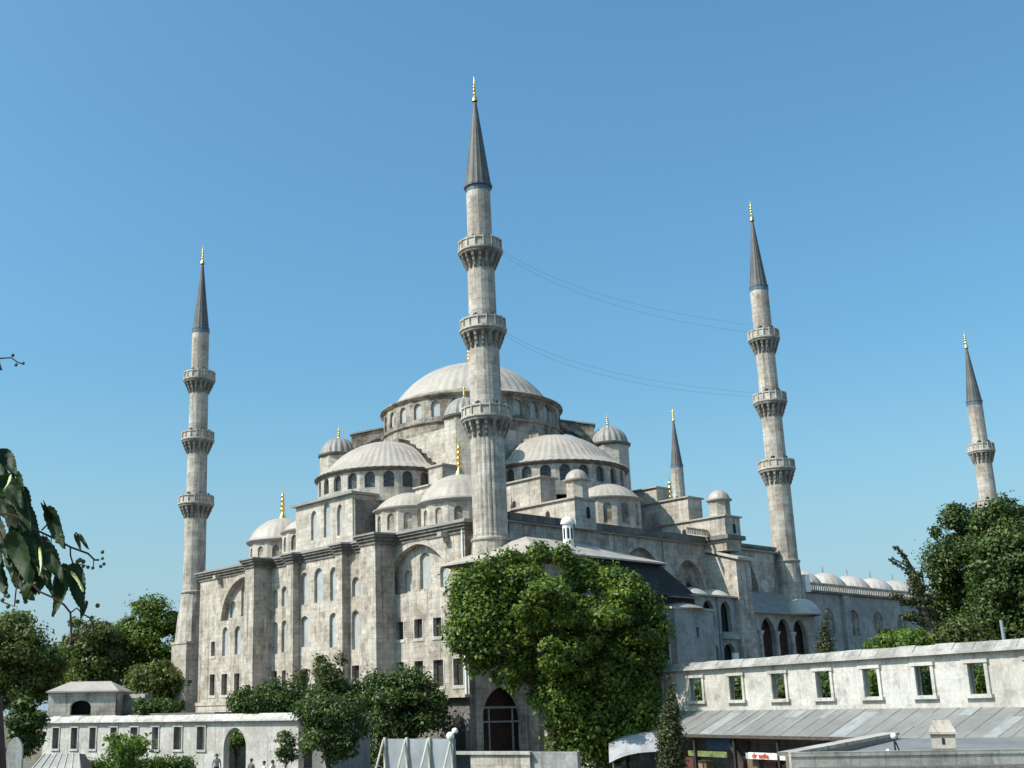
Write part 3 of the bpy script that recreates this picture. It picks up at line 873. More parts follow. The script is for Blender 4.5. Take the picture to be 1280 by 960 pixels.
minaret('minaret', (0, 0), 62.9, 50.35, [43.35, 35.25, 26.5], (1.31, [1.19, 1.32, 1.46, 1.62], [2.16, 2.23, 2.37]),
        'tallest and nearest minaret with fluted lower shaft, standing before the main dome', flute=True, pz=8.2)
minaret('minaret', (0, 55.37), 63.0, 50.4, [43.25, 35.0, 26.45], (1.1, [1.15, 1.24, 1.32, 1.42], [2.1, 2.14, 2.29]),
        'minaret at the left end of the sunlit front wall, with square pale pedestal')
minaret('minaret', (47.11, 0), 62.1, 50.15, [43.3, 35.35, 27.1], (1.06, [1.1, 1.14, 1.2, 1.36], [1.84, 1.94, 2.09]),
        'three balcony minaret at the right end of the shaded side wall', base_a=1.7, ring=16.3)
minaret('minaret', (100.66, 0), 55.2, 43.7, [36.05, 27.6], (1.06, [1.07, 1.2, 1.32], [1.85, 1.95]),
        'shorter two balcony minaret rising behind the big tree at right edge', base_a=1.8)
minaret('minaret', (100.66, 55.37), 55.1, 43.6, [36.05, 27.6], (1.06, [1.12, 1.25, 1.35], [1.85, 1.95]),
        'distant minaret of which only the dark spire shows above the stepped roofs', base_a=1.8)

# ------------------------------------------------------------------ courtyard wall with domes
court = empty('courtyard_arcade', world(48.0, 0, 0), H)
tag(court, 'shaded courtyard wall with a row of small pale domes behind the right minaret', 'courtyard')
frC = (Vector((0, 0, 0)), VX, VZ, -VY)
ch = [arched(6.8 + 5.6 * k, 2.2, 8.2, 10.3, 11.3) for k in range(8)] + [rect(6.2 + 5.6 * k, 7.4 + 5.6 * k, 2.5, 4.7) for k in range(8)]
cw = MB().plate(rect(1.5, 52.0, ZG, 12.95), ch, frC, 0.35)
cwo = cw.build('wall', M['stone_dark'] if False else M['plaster_grey'], court)
for q in ch[:8]:
    win(q, frC, 0.16, M['stone_drum'], cwo)
for q in ch[8:]:
    win(q, frC, 0.3, M['grille'], cwo)
MB().box(1.5, 52, 0.4, 8, ZG, 12.9).build('core', M['stone_drum'], court)
MB().box(1.2, 52, -0.45, 8.2, 12.97, 13.25).build('cornice', M['cornice'], court)
MB().box(9.7, 10.9, -0.5, 0.02, ZG, 12.9).build('wall_pier', M['plaster_grey'], court)
bl = MB().box(1.5, 52, -0.2, -0.02, 14.0, 14.2)
for k in range(120):
    bl.box(1.6 + k * 0.42, 1.78 + k * 0.42, -0.18, -0.04, 13.25, 14.0)
bl.build('balustrade', M['stone_pale'], court)
for k in range(9):
    c = (1.3 + 5.6 * k, 3.6)
    d_ = MB().lathe([(2.75, 13.2), (2.75, 14.15)], 16, c).build('dome_drum', M['stone_pale'], court)
    MB().lathe([(2.8, 14.1)] + cap_profile(2.7, 14.2, 1.95, 8), 20 * 4, c, seam(4, 0.03)).build('small_dome', M['lead_white'], d_, 60)
    alem(c, 16.1, 1.1, 0.16).build('finial', M['lead_grey'], d_, 50)
MB().box(1.25, 2.2, -0.9, 0.2, 12.9, 14.9).build('pale_post', M['white_paint'], court)

# ------------------------------------------------------------------ royal pavilion at the near corner
pav = empty('pavilion', ORG, H)
tag(pav, 'royal pavilion with broad pale hipped roof and deep dark eave, half hidden by tree', 'pavilion')
ze = 13.15
e = dict(x0=-2.8, x1=14.6, y0=-8.4, y1=4.0)
r0, r1 = (1.3, -3.2, 15.25), (6.8, -3.2, 15.25)
ev = [(e['x0'], e['y0'], ze), (e['x1'], e['y0'], ze), (e['x1'], e['y1'], ze), (e['x0'], e['y1'], ze)]
rf = MB().quadmesh(ev + [r0, r1], [(0, 1, 5, 4), (1, 2, 5), (2, 3, 4, 5), (3, 0, 4)])
rf.quadmesh([(x, y, z - 0.16) for x, y, z in ev] + ev, [(0, 1, 5, 4), (1, 2, 6, 5), (2, 3, 7, 6), (3, 0, 4, 7)])
roof = rf.build('roof', M['lead'], pav)
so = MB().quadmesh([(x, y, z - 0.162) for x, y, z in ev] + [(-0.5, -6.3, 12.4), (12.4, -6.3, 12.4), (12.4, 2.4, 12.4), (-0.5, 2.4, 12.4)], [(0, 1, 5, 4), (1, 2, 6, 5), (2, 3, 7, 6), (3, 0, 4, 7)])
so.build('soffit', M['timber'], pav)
frP = (Vector((0, -6.3, 0)), VX, VZ, -VY)
pw = [arched(1.9 + 2.6 * k, 1.3, 6.8, 9.6, 10.4) for k in range(4)] + [rect(1.2 + 2.6 * k, 2.5 + 2.6 * k, 2.2, 4.6) for k in range(4)] + [arched(4.0, 4.6, ZG + 0.01, -1.0, 1.7, 8)]
pm = MB().plate(rect(-0.5, 12.4, 5.6, 12.5), pw[:4], frP, 0.6)
frP2 = (Vector((-0.5, 0, 0)), -VY, VZ, -VX)
pm.plate(rect(-2.69, 6.3, 5.6, 12.5), [], frP2, 0.6)
pm.box(-0.5, 12.4, -6.3, 2.68, 5.38, 5.598)
pm.plate(rect(6.0, 12.4, ZG, 5.378), [rect(7.2, 8.4, 2.2, 4.6), rect(9.8, 11.0, 2.2, 4.6)], frP, 0.6)
pm.plate(rect(-2.68, 6.29, ZG, 5.376), [], (Vector((6.0, 0, 0)), -VY, VZ, -VX), 0.5)
pwall = pm.build('wall', M['stone'], pav)
for q in pw[:4]:
    win(q, frP, 0.4, M['grille'], pwall)
MB().box(12.0, 12.38, -6.2, 0.1, ZG, 12.45).build('end_wall', M['stone'], pav)
MB().box(1.5, 11.98, -4.9, 0.1, 5.65, 12.3).box(6.6, 11.98, -4.9, 0.1, ZG, 5.35).build('inner_core', M['red_dark'], pav)
# arched passage at the foot of the near corner, on the shaded side
frK = (Vector((0, UC, 0)), VX, VZ, -VY)
kw = MB().plate(rect(V0 + 0.005, 5.99, ZG, 5.37), [arched(3.25, 5.0, ZG + 0.01, -0.6, 2.15, 9)], frK, 0.6)
kwo = kw.build('passage_wall', M['stone'], mosque)
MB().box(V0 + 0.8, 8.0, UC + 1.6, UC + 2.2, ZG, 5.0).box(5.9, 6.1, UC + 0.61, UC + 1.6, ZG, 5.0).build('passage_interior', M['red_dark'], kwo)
MB().box(0.7, 5.8, UC + 0.5, UC + 0.6, 0.2, 0.4).box(1.9, 2.05, UC + 0.5, UC + 0.6, ZG, 0.2).box(4.9, 5.05, UC + 0.5, UC + 0.6, ZG, 0.2).box(0.7, 5.8, UC + 0.5, UC + 0.6, -1.05, -0.9).build('porch_frame', M['panel'], kwo)
# shade painted as dark stone on the qibla wall under the ledge, with an arched opening
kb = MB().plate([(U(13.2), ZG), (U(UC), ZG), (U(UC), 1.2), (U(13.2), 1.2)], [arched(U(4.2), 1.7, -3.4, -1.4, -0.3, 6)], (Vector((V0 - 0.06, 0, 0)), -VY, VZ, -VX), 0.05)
kbo = kb.build('base_shade_panel', M['stone_dark'], mosque)
MB().extrude(arched(U(4.2), 1.7, -3.4, -1.4, -0.3, 6), (Vector((V0 - 0.03, 0, 0)), -VY, VZ, -VX), 0.0, 0.008).build('opening', M['dark'], kbo)
MB().box(V0 - 0.3, V0 - 0.062, 3.2, 5.2, -3.6, -3.42).build('opening_sill', M['stone_pale'], kbo)
ch_ = MB().lathe([(0.52, 13.6), (0.52, 16.6)], 8, (5.6, -4.4), None, R(22.5), R(382.5)).lathe([(0.62, 16.55), (0.66, 16.75)] + cap_profile(0.62, 16.75, 0.55, 6), 24, (5.6, -4.4)).build('chimney', M['white_paint'], pav, 40)
for k in range(8):
    th = 2 * math.pi * k / 8
    fr = (Vector((5.6 + 0.485 * math.cos(th), -4.4 + 0.485 * math.sin(th), 0)), Vector((-math.sin(th), math.cos(th), 0)), VZ, Vector((math.cos(th), math.sin(th), 0)))
    MB().extrude(arched(0, 0.2, 15.2, 16.0, 16.25, 3), fr, -0.02, 0.01).build('chimney_slot', M['dark'], ch_)
# dark timber roof of the pavilion's ramp, falling away to the right
rp = MB().quadmesh([(6.0, -7.9, 12.85), (14.4, -7.9, 12.85), (18.2, -8.4, 10.5), (18.2, -9.3, 10.0), (6.0, -9.3, 10.0), (14.4, -1.0, 12.85), (18.2, -1.0, 10.5)],
                   [(0, 1, 2, 3, 4), (1, 5, 6, 2)])
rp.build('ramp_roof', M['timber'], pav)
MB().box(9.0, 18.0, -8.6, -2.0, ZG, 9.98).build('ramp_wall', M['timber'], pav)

# grey stained annex with low domed roof
annex = empty('annex', ORG, H)
tag(annex, 'small grey plastered annex with low domed roof right of the big green tree', 'annex')
frX = (Vector((0, -9.9, 0)), VX, VZ, -VY)
ax0, ax1 = 12.8, 18.9
am = MB().plate(rect(ax0, ax1, ZG, 8.75), [rect(16.2, 16.6, 6.3, 7.2)], frX, 0.4)
frX2 = (Vector((ax0, 0, 0)), -VY, VZ, -VX)
am.plate(rect(5.4, 9.9, ZG, 8.75), [rect(7.0, 9.3, 4.2, 6.4)], frX2, 0.4)
am.box(ax1 - 0.3, ax1 - 0.01, -9.8, -5.4, ZG, 8.7)
aw = am.build('wall', M['plaster_grey'], annex)
win(rect(7.0, 9.3, 4.2, 6.4), frX2, 0.3, M['dark'], aw)
win(rect(16.2, 16.6, 6.3, 7.2), frX, 0.25, M['dark'], aw)
MB().box(ax0 - 0.15, ax1 + 0.15, -10.05, -5.3, 8.76, 8.95).build('eave', M['stone_pale'], annex)
MB().lathe(cap_profile(3.0, 8.9, 0.75, 6), 40, ((ax0 + ax1) / 2, -7.6), lambda j, i: 1.0).build('low_dome', M['lead_grey'], annex, 60)

# ------------------------------------------------------------------ festoon wires between the minarets
def wire(px, label):
    P = [at(x, y, Y) for x, y, Y in px]
    pts = []
    a, m_, b = P[0], P[1], P[2]
    for i in range(25):
        s = i / 24
        pts.append(a * ((1 - s) * (1 - 2 * s)) + m_ * (4 * s * (1 - s)) + b * (s * (2 * s - 1)))
    mb = MB().tube(pts, 0.010, 5)
    o = mb.build('festoon_wire', M['cable'])
    tag(o, label, 'wire', 'wires strung between two minarets')
    return o
yn, yr = 108.0, 136.0
wire([(627, 313, yn), (765, 372, 121), (937, 406, yr)], 'thin dark wire hanging highest between nearest and right minarets')
wire([(627, 317, yn), (765, 380, 121), (939, 416, yr)], 'thin wire hanging just below the highest wire between the two minarets')
wire([(632, 416, yn), (770, 466, 121), (943, 491, yr)], 'thin wire from the middle balcony of the nearest minaret, upper of its pair')
wire([(632, 420, yn), (770, 473, 121), (945, 496, yr)], 'faint wire hanging lowest between nearest and right minarets')

# ------------------------------------------------------------------ walls of the precinct
def frame_on(p0, p1):
    X = Vector((p1[0] - p0[0], p1[1] - p0[1], 0))
    L = X.length
    X.normalize()
    return L, X, Vector((X.y, -X.x, 0))

# right wall, facing the sun
A, B = (19.87, 82.81), (30.07, 56.72)
A2 = (19.87 - 0.364 * 6, 82.81 + 0.931 * 6)            # its shaded stub runs on behind the cypress
Lr, Xr, Nr = frame_on(A, B)
rw = empty('precinct_wall', (A[0], A[1], 0), math.atan2(Xr.y, Xr.x))
tag(rw, 'long whitewashed stone wall with a row of square window openings above the grey shop roof', 'wall')
fl = (Vector((0, 0, 0)), VX, VZ, -VY)
ww_ = [(1.0, 2.4), (5.36, 6.62), (9.55, 10.75), (13.49, 14.66), (17.3, 18.38), (21.08, 22.13), (24.53, 25.54), (28.0, 29.0), (31.6, 32.6), (35.2, 36.2), (38.8, 39.8)]
holes = [rect(a, b, 0.45, 1.95) for a, b in ww_] + [rect(-3.6, -2.4, 0.3, 1.9)]
rm = MB().plate(rect(-6.0, 44.0, ZG, 2.45), holes, fl, 0.28, True)
rwall = rm.build('wall', M['white_wall'], rw)
for a, b in ww_ + [(-3.6, -2.4)]:
    f_ = MB()
    z0, z1 = (0.45, 1.95)
    f_.box(a - 0.2, a, -0.1, 0.24, z0 - 0.02, z1).box(b, b + 0.2, -0.1, 0.24, z0 - 0.02, z1).box(a - 0.28, b + 0.28, -0.16, 0.24, z1, z1 + 0.18).box(a - 0.32, b + 0.32, -0.2, 0.24, z0 - 0.2, z0 - 0.02)
    f_.build('window_frame', M['white_wall'], rwall)
cp = MB().hexa([(-6.1, -0.35, 2.452), (44.2, -0.35, 2.452), (44.2, 0.9, 2.452), (-6.1, 0.9, 2.452)], [(-6.1, -0.3, 2.6), (44.2, -0.3, 2.6), (44.2, 0.85, 2.6), (-6.1, 0.85, 2.6)])
for k in range(38):
    x0 = -6.1 + k * 1.3
    j_ = random.uniform(-0.03, 0.03)
    cp.hexa([(x0, -0.22, 2.602), (x0 + 1.27, -0.22, 2.602), (x0 + 1.27, 0.78, 2.602), (x0, 0.78, 2.602)], [(x0, 0.12, 3.0 + j_), (x0 + 1.27, 0.12, 3.0 + j_), (x0 + 1.27, 0.44, 3.0 + j_), (x0, 0.44, 3.0 + j_)])
cp.build('coping', M['coping'], rw)

# shop row with its sheet roof, against the wall
sh = empty('shop_row', (A[0], A[1], 0), math.atan2(Xr.y, Xr.x))
tag(sh, 'row of dim shops under a long sloping grey sheet roof below the white wall', 'shops')
dsl = math.atan2(1.45, 2.9)
zt, zb_, dp = -0.2, -1.65, 3.0
tilt = [0.35 * (x + 6) / 39 for x in (-6.0, 33.0)]
rfm = MB()
def slope_sheet(x0, x1, lift, mb, f0=0.0, f1=1.0):
    pts = []
    for f in (f1, f0):
        y = -dp * f
        z = zt + (zb_ - zt) * f + lift
        pts += [(x0, y, z), (x1, y, z)] if f == f1 else [(x1, y, z), (x0, y, z)]
    top = pts
    bot = [(x, y, z - 0.06) for x, y, z in top]
    mb.hexa(bot, top)
slope_sheet(-12, 44.0, 0.0, rfm)
for k in range(42):
    x = -11.5 + k * 1.3 + random.uniform(-0.1, 0.1)
    rfm.hexa([(x, -dp, zb_ + 0.004), (x + 0.07, -dp, zb_ + 0.004), (x + 0.07, -0.02, zt + 0.004), (x, -0.02, zt + 0.004)], [(x, -dp, zb_ + 0.016), (x + 0.07, -dp, zb_ + 0.016), (x + 0.07, -0.02, zt + 0.016), (x, -0.02, zt + 0.016)])
rfo = rfm.build('roof', M['awning'], sh)
for x0, x1, f0, f1 in ((5.6, 6.8, 0.12, 0.97), (9.0, 9.3, .1, .9), (11.3, 12.6, 0.05, 0.3), (14.4, 15.0, 0.02, 0.35), (17.4, 18.6, 0.12, 0.97), (22.3, 22.5, .2, .6), (24.2, 25.0, 0.0, 0.25), (27.4, 28.2, 0.3, 0.95), (13.0, 13.15, .1, .8), (7.8, 7.95, .1, .8)):
    pm_ = MB()
    slope_sheet(x0, x1, 0.02, pm_, f0, f1)
    pm_.build('roof_patch', M['lead_white'] if False else plain('patched_sheet', (0.25, 0.257, 0.252), 0.6, 0, 0.15, 2), rfo)
MB().box(-12, 44, -dp - 0.1, -dp + 0.02, zb_ - 0.16, zb_ + 0.02).build('gutter', M['bark'], sh)
MB().box(-12, 44, -0.35, -0.06, ZG, -0.45).build('back_wall', M['stone_dark'], sh)
for x in (-11, -7, -3, 1.0, 5.0, 9.0, 13.0, 17.0, 21.0, 25.0, 29.0):
    MB().box(x - 0.08, x + 0.08, -dp + 0.1, -dp + 0.26, ZG, zb_ - 0.1).build('post', M['timber'], sh)
for x0, x1, mt in ((4.1, 8.1, plain('green_yellow_board', (0.13, 0.15, 0.05), 0.7, 0, 0.6, 5)), (9.9, 17.2, plain('grey_fascia', (0.32, 0.35, 0.38), 0.6, 0, 0.2, 2))):
    MB().box(x0, x1, -2.75, -2.66, -2.98, -2.64).build('fascia_board', mt, sh)
MB().box(4.9, 7.4, -1.9, -1.84, -2.6, -1.75).build('tarpaulin', plain('blue_tarpaulin', (0.03, 0.07, 0.13), 0.6), sh)
for k, x in enumerate((1.1, 2.9, 4.2, 9.4, 10.9, 12.4, 14.6, 18.0, 20.4, 23.5)):
    MB().box(x, x + 1.1, -2.3, -1.7, ZG, -2.95 - 0.15 * (k % 3)).box(x + 0.08, x + 1.02, -2.32, -2.3, -3.9, -3.1 - 0.15 * (k % 3)).build('display_cabinet', plain('cabinet_wood', ((0.16, 0.10, 0.06), (0.10, 0.035, 0.03), (0.2, 0.15, 0.09))[k % 3], 0.6), sh)
# shop sign with red letters
sign = empty('shop_sign', rw.matrix_world @ Vector((0, 0, 0)), 0)
sign.location = (A[0], A[1], 0)
sign.rotation_euler = (0, 0, math.atan2(Xr.y, Xr.x))
tag(sign, 'small white shop sign with red letters on fascia under the grey roof', 'sign')
MB().box(10.3, 13.9, -2.86, -2.80, -2.97, -2.60).build('board', plain('off_white_board', (0.6, 0.6, 0.58), 0.6), sign)
cu = bpy.data.curves.new('sign_text', 'FONT')
cu.body = 'dr agila'
cu.size = 0.38
cu.extrude = 0.012
cu.offset = 0.012
tmp = bpy.data.objects.new('sign_text', cu)
COL.objects.link(tmp)
dg = bpy.context.evaluated_depsgraph_get()
tme = bpy.data.meshes.new_from_object(tmp.evaluated_get(dg))
bpy.data.objects.remove(tmp)
lt = bpy.data.objects.new('lettering', tme)
tme.materials.clear()
tme.materials.append(plain('red_letters', (0.5, 0.06, 0.04), 0.5, 0, 0.1))
COL.objects.link(lt)
lt.parent = sign
lt.location = (10.65, -2.875, -2.90)
lt.rotation_euler = (math.pi / 2, 0, 0)
lt.scale = (1.35, 1, 1)

# left garden wall with the gate
A3, B3 = at(55, 897, 95.5), at(373, 891, 81.0)
Ll, Xl, Nl = frame_on(A3, B3)
lw = empty('garden_wall', (A3.x, A3.y, 0), math.atan2(Xl.y, Xl.x))
tag(lw, 'low white wall with narrow barred windows and an arched gateway at left', 'wall')
def wall_x(px):
    d = ray(px, 905)
    # intersection with the wall's line
    n = Nl
    t = (A3.dot(n)) / d.dot(n)
    return (d * t - Vector((A3.x, A3.y, 0))).dot(Xl)
wl = [rect(wall_x(a), wall_x(b), -2.35, -0.78) for a, b in ((67, 75), (90, 98), (113, 121), (139, 147), (164, 173), (191, 199), (218, 228), (247, 257))]
gate = arched((wall_x(280) + wall_x(308)) / 2, wall_x(308) - wall_x(280), ZG + 0.02, -2.2, -0.85, 8)
MBx = MB().plate(rect(0, Ll, ZG, -0.42), wl + [gate], fl, 0.6, True)
lwo = MBx.build('wall', M['white_wall'], lw)
for q in wl:
    x0, x1 = q[0][0], q[1][0]
    MB().box(x0 - 0.09, x0, -0.06, 0.4, -2.35, -0.78).box(x1, x1 + 0.09, -0.06, 0.4, -2.35, -0.78).box(x0 - 0.12, x1 + 0.12, -0.08, 0.4, -0.78, -0.66).box(x0 - 0.12, x1 + 0.12, -0.1, 0.4, -2.5, -2.35).build('window_frame', M['white_wall'], lwo)
    gr = MB()
    for k in range(3):
        xx = x0 + (x1 - x0) * (k + 1) / 4
        gr.box(xx - 0.012, xx + 0.012, 0.25, 0.28, -2.35, -0.78)
    gr.build('grille', M['black'], lwo)
cpm = MB().hexa([(-0.25, -0.3, -0.418), (Ll + 0.2, -0.3, -0.418), (Ll + 0.2, 0.95, -0.418), (-0.25, 0.95, -0.418)], [(-0.25, -0.26, -0.3), (Ll + 0.2, -0.26, -0.3), (Ll + 0.2, 0.9, -0.3), (-0.25, 0.9, -0.3)])
k = 0
x0 = -0.2
while x0 < Ll:
    l_ = random.uniform(1.0, 1.6)
    j_ = random.uniform(-0.03, 0.04)
    cpm.hexa([(x0, -0.2, -0.298), (x0 + l_ - 0.03, -0.2, -0.298), (x0 + l_ - 0.03, 0.82, -0.298), (x0, 0.82, -0.298)], [(x0, 0.15, 0.06 + j_), (x0 + l_ - 0.03, 0.15, 0.06 + j_), (x0 + l_ - 0.03, 0.5, 0.06 + j_), (x0, 0.5, 0.06 + j_)])
    x0 += l_
cpm.build('coping', M['white_wall'], lw)

# shaded wall return beside the gate wall
C1, C2 = at(418, 905, 79.5), at(452, 905, 88.0)
L2, X2, N2 = frame_on(C1, C2)
gb = empty('corner_wall', (C1.x, C1.y, 0), math.atan2(X2.y, X2.x))
tag(gb, 'grey shaded block of wall with a pale streaked end between bushes and gate', 'wall')
MB().box(0, L2 + 3, 0, 1.5, ZG, -0.25).build('wall', M['plaster_grey'], gb)
MB().box(-0.12, L2 + 3, -0.12, 1.6, -0.248, -0.05).build('coping', M['white_wall'], gb)
MB().tube([(-0.1, 0.25, -0.4), (-0.1, 0.25, ZG)], 0.08).build('drain_pipe', M['white_paint'], gb)

# stone kiosk behind the left wall
K = at(98, 900, 118)
ki = empty('kiosk', (K.x, K.y, 0), R(-2))
tag(ki, 'small grey stone kiosk with pale hipped roof and dark arched opening at left', 'kiosk')
kf = (Vector((0, 0, 0)), VX, VZ, -VY)
km = MB().plate(rect(-2.9, 3.6, ZG, 2.35), [arched(-0.7 + 0.85, 2.05, 0.2, 1.0, 1.6)], kf, 0.5)
km.box(-2.9, -2.6, 0.02, 5, ZG, 2.34).box(3.3, 3.6, 0.02, 5, ZG, 2.34).box(-2.9, 3.6, 4.7, 5, ZG, 2.34)
ko = km.build('wall', M['stone'], ki)
MB().hexa([(-3.25, -0.35, 2.36), (3.95, -0.35, 2.36), (3.95, 5.35, 2.36), (-3.25, 5.35, 2.36)], [(-3.25, -0.35, 2.5), (3.95, -0.35, 2.5), (3.95, 5.35, 2.5), (-3.25, 5.35, 2.5)]).quadmesh(
    [(-3.2, -0.3, 2.502), (3.9, -0.3, 2.502), (3.9, 5.3, 2.502), (-3.2, 5.3, 2.502), (-1.6, 2.0, 3.45), (2.5, 2.0, 3.45)], [(0, 1, 5, 4), (1, 2, 5), (2, 3, 4, 5), (3, 0, 4)]).build('roof', M['lead'], ki)
MB().box(-2.5, 3.2, 1.5, 4.6, ZG, 2.3).build('dark_interior', M['dark'], ki)
MB().box(-3.1, -2.9, 0.05, 4.8, ZG, 2.3).build('painted_sunlit_side', M['white_wall'], ki)  # pale slab paints the sunlight onto the kiosk's left side
# low wall with slots beyond the kiosk
W1, W2 = at(146, 880, 122), at(182, 880, 119)
L3, X3, N3 = frame_on(W1, W2)
rw2 = empty('rear_wall', (W1.x, W1.y, 0), math.atan2(X3.y, X3.x))
tag(rw2, 'short pale wall with narrow slots between the kiosk and left minaret', 'wall')
MB().plate(rect(0, L3, ZG, 1.75), [rect(0.5, 0.75, 0, 1.4), rect(1.3, 1.55, 0, 1.4), rect(2.1, 2.35, 0, 1.4)], fl, 0.5, True).build('wall', M['white_wall'], rw2)
MB().box(-0.2, L3 + 0.1, -0.2, 0.7, 1.752, 2.15).build('coping', M['coping'], rw2)

# lean-to metal roof at the lower left
S_ = at(72, 950, 56)
lean = empty('shed', (S_.x, S_.y, 0), R(18))
tag(lean, 'small shed with a ribbed grey metal roof at the lower left edge', 'shed')
lm = MB().hexa([(-1.6, -1.2, -2.75), (1.05, -1.2, -2.75), (1.05, 1.2, -1.72), (-0.6, 1.2, -1.72)], [(-1.6, -1.2, -2.68), (1.05, -1.2, -2.68), (1.05, 1.2, -1.65), (-0.6, 1.2, -1.65)])
for k in range(7):
    x_b, x_t = -1.5 + k * 0.41, -0.55 + k * 0.26
    lm.tube([(x_b, -1.2, -2.68), (x_t, 1.2, -1.65)], 0.035, 5)
lm.build('roof', M['lead_white'], lean)
MB().box(-0.9, 1.0, -0.9, 1.1, ZG, -2.6).build('wall', M['timber'], lean)
MB().hexa([(1.06, -1.2, -2.8), (1.8, -0.7, -2.8), (1.8, 1.2, -2.8), (1.06, 1.2, -2.8)], [(1.06, -1.2, -2.7), (1.8, -0.7, -2.7), (1.3, 1.2, -1.7), (1.06, 1.2, -1.66)]).build('side_roof', M['timber'], lean)

# pale headstone-like pillar at far left
P_ = at(19, 935, 66)
MBp = MB().extrude(arched(0, 0.85, ZG, -1.75, -1.0, 6), (Vector((0, 0, 0)), VX, VZ, -VY), -0.12, 0.12)
tag(MBp.build('stone_pillar', M['white_wall'], None, None, (P_.x, P_.y, 0)), 'round topped white stone slab beside the dark bush at far left', 'stone slab')

# billboard seen from behind with white raking struts
b0, b1 = at(482, 925, 58), at(566, 925, 56)
L4, X4, N4 = frame_on(b0, b1)
bb = empty('billboard', (b0.x, b0.y, 0), math.atan2(X4.y, X4.x))
tag(bb, 'grey billboard seen from behind with four pale raking struts', 'billboard')
MB().box(-0.1, L4 + 0.1, 0, 0.08, -3.8, -1.22).build('board', M['panel'], bb)
for k in range(4):
    x = L4 * k / 3
    st_ = MB().box(x - 0.05, x + 0.05, -0.12, -0.003, ZG, -1.15)
    st_.tube([(x - 0.05, -0.1, -1.25), (x - 0.42, -1.4, ZG)], 0.05, 6)
    st_.build('strut', plain('pale_timber', (0.50, 0.46, 0.37), 0.7), bb)
# tiny lamp on the last strut
lp = at(566, 917, 55.9)
gl = empty('garden_lamp', (lp.x, lp.y, lp.z))
tag(gl, 'small white double globe lamp above the right end of the billboard', 'lamp')
MB().tube([(0, 0, -0.22), (0, 0, ZG - lp.z)], 0.03).build('post', M['steel'], gl)
MB().lathe(cap_profile(0.15, -0.22, 0.3, 8), 16, (-0.12, 0)).lathe(cap_profile(0.11, 0.02, 0.24, 8), 16, (0.1, 0)).build('globe', M['white_paint'], gl, 60)

# low parapet in front of the pavilion passage
l0, l1 = at(588, 945, 70), at(662, 945, 68.5)
L5, X5, N5 = frame_on(l0, l1)
pl_ = empty('low_wall', (l0.x, l0.y, 0), math.atan2(X5.y, X5.x))
tag(pl_, 'low rubble wall with flat coping in front of the dark passage', 'wall')
MB().box(0, L5, 0, 0.5, ZG, -2.42).build('wall', M['stone'], pl_)
MB().box(-1.0, L5 + 0.05, -0.12, 0.6, -2.418, -2.25).build('coping', M['white_wall'], pl_)
MB().box(L5 + 0.01, L5 + 2.7, 0.2, 0.8, ZG, -2.28).build('grey_end', M['plaster_grey'], pl_)

# dark canopy and pale tent under the big tree
tc_ = at(795, 940, 82)
tent = empty('tent', (tc_.x, tc_.y, 0), R(-12))
tag(tent, 'pale rounded canvas tent roof under the dark side of the big tree', 'tent')
tm = []
for i in range(9):
    f = i / 8
    for j in range(13):
        g_ = j / 12 * 2 - 1
        tm.append((-1.75 + 3.7 * f, 2.0 * g_ * -1 + 0.0, -1.5 - 1.25 * abs(g_) ** 2.2 - 0.7 * (1 - f) ** 3))
MB().quadmesh(tm, [(i * 13 + j, (i + 1) * 13 + j, (i + 1) * 13 + j + 1, i * 13 + j + 1) for i in range(8) for j in range(12)]).build('canvas', plain('off_white_canvas', (0.30, 0.30, 0.305), 0.8, 0, 0.2), tent, 60)
pm2 = MB()
for x in (-1.5, 1.8):
    for y in (-1.8, 1.8):
        pm2.tube([(x, y * 0.9, -3.0), (x, y * 0.9, ZG)], 0.04)
pm2.build('frame', M['steel'], tent)

# foreground roof with parapet, chimney and lamps at the lower right
p0, p1 = at(985, 941, 40), at(1300, 939.5, 40)
L6, X6, N6 = frame_on(p0, p1)
fr_ = empty('low_building', (p0.x, p0.y, 0), math.atan2(X6.y, X6.x))
tag(fr_, 'low foreground building with a grey flat roof and pale parapet at lower right', 'building')
zp = p0.z
MB().box(0, L6 + 3, -0.25, 0, zp - 0.12, zp + 0.02).box(0, L6 + 3, -0.22, -0.03, ZG, zp - 0.122).build('parapet', M['stone_pale'], fr_)
MB().hexa([(0.25, 0.002, ZG), (L6 + 3, 0.002, ZG), (L6 + 3, 6, ZG), (6.2, 6, ZG)], [(0.25, 0.002, zp - 0.32), (L6 + 3, 0.002, zp - 0.32), (L6 + 3, 6, zp + 0.22), (6.2, 6, zp + 0.22)]).build('roof', M['awning'], fr_)
MB().hexa([(-0.1, 0.003, ZG), (0.2, 0.003, ZG), (6.15, 6, ZG), (5.85, 6, ZG)], [(-0.1, 0.003, zp - 0.1), (0.2, 0.003, zp - 0.1), (6.15, 6, zp + 0.36), (5.85, 6, zp + 0.36)]).build('gable_wall', M['brick'], fr_)
MB().hexa([(-0.35, 0.004, zp - 0.098), (0.3, 0.004, zp - 0.098), (6.25, 6.05, zp + 0.362), (5.6, 6.05, zp + 0.362)], [(-0.35, 0.004, zp + 0.03), (0.3, 0.004, zp + 0.03), (6.25, 6.05, zp + 0.46), (5.6, 6.05, zp + 0.46)]).build('verge', M['stone_pale'], fr_)
gm = MB()
for k in range(26):
    gm.box(0.5 + k * 0.42, 0.53 + k * 0.42, -0.30, -0.255, ZG, zp - 0.45)
gm.box(0.2, L6 + 2, -0.31, -0.252, zp - 0.5, zp - 0.45)
gm.build('front_rail', M['steel'], fr_)
fc = at(1181, 940, 40.9)
chn = empty('chimney', (fc.x, fc.y, 0), R(-24))
tag(chn, 'stubby pale stone chimney with pyramid cap on the lower right roof', 'chimney')
zc = fc.z
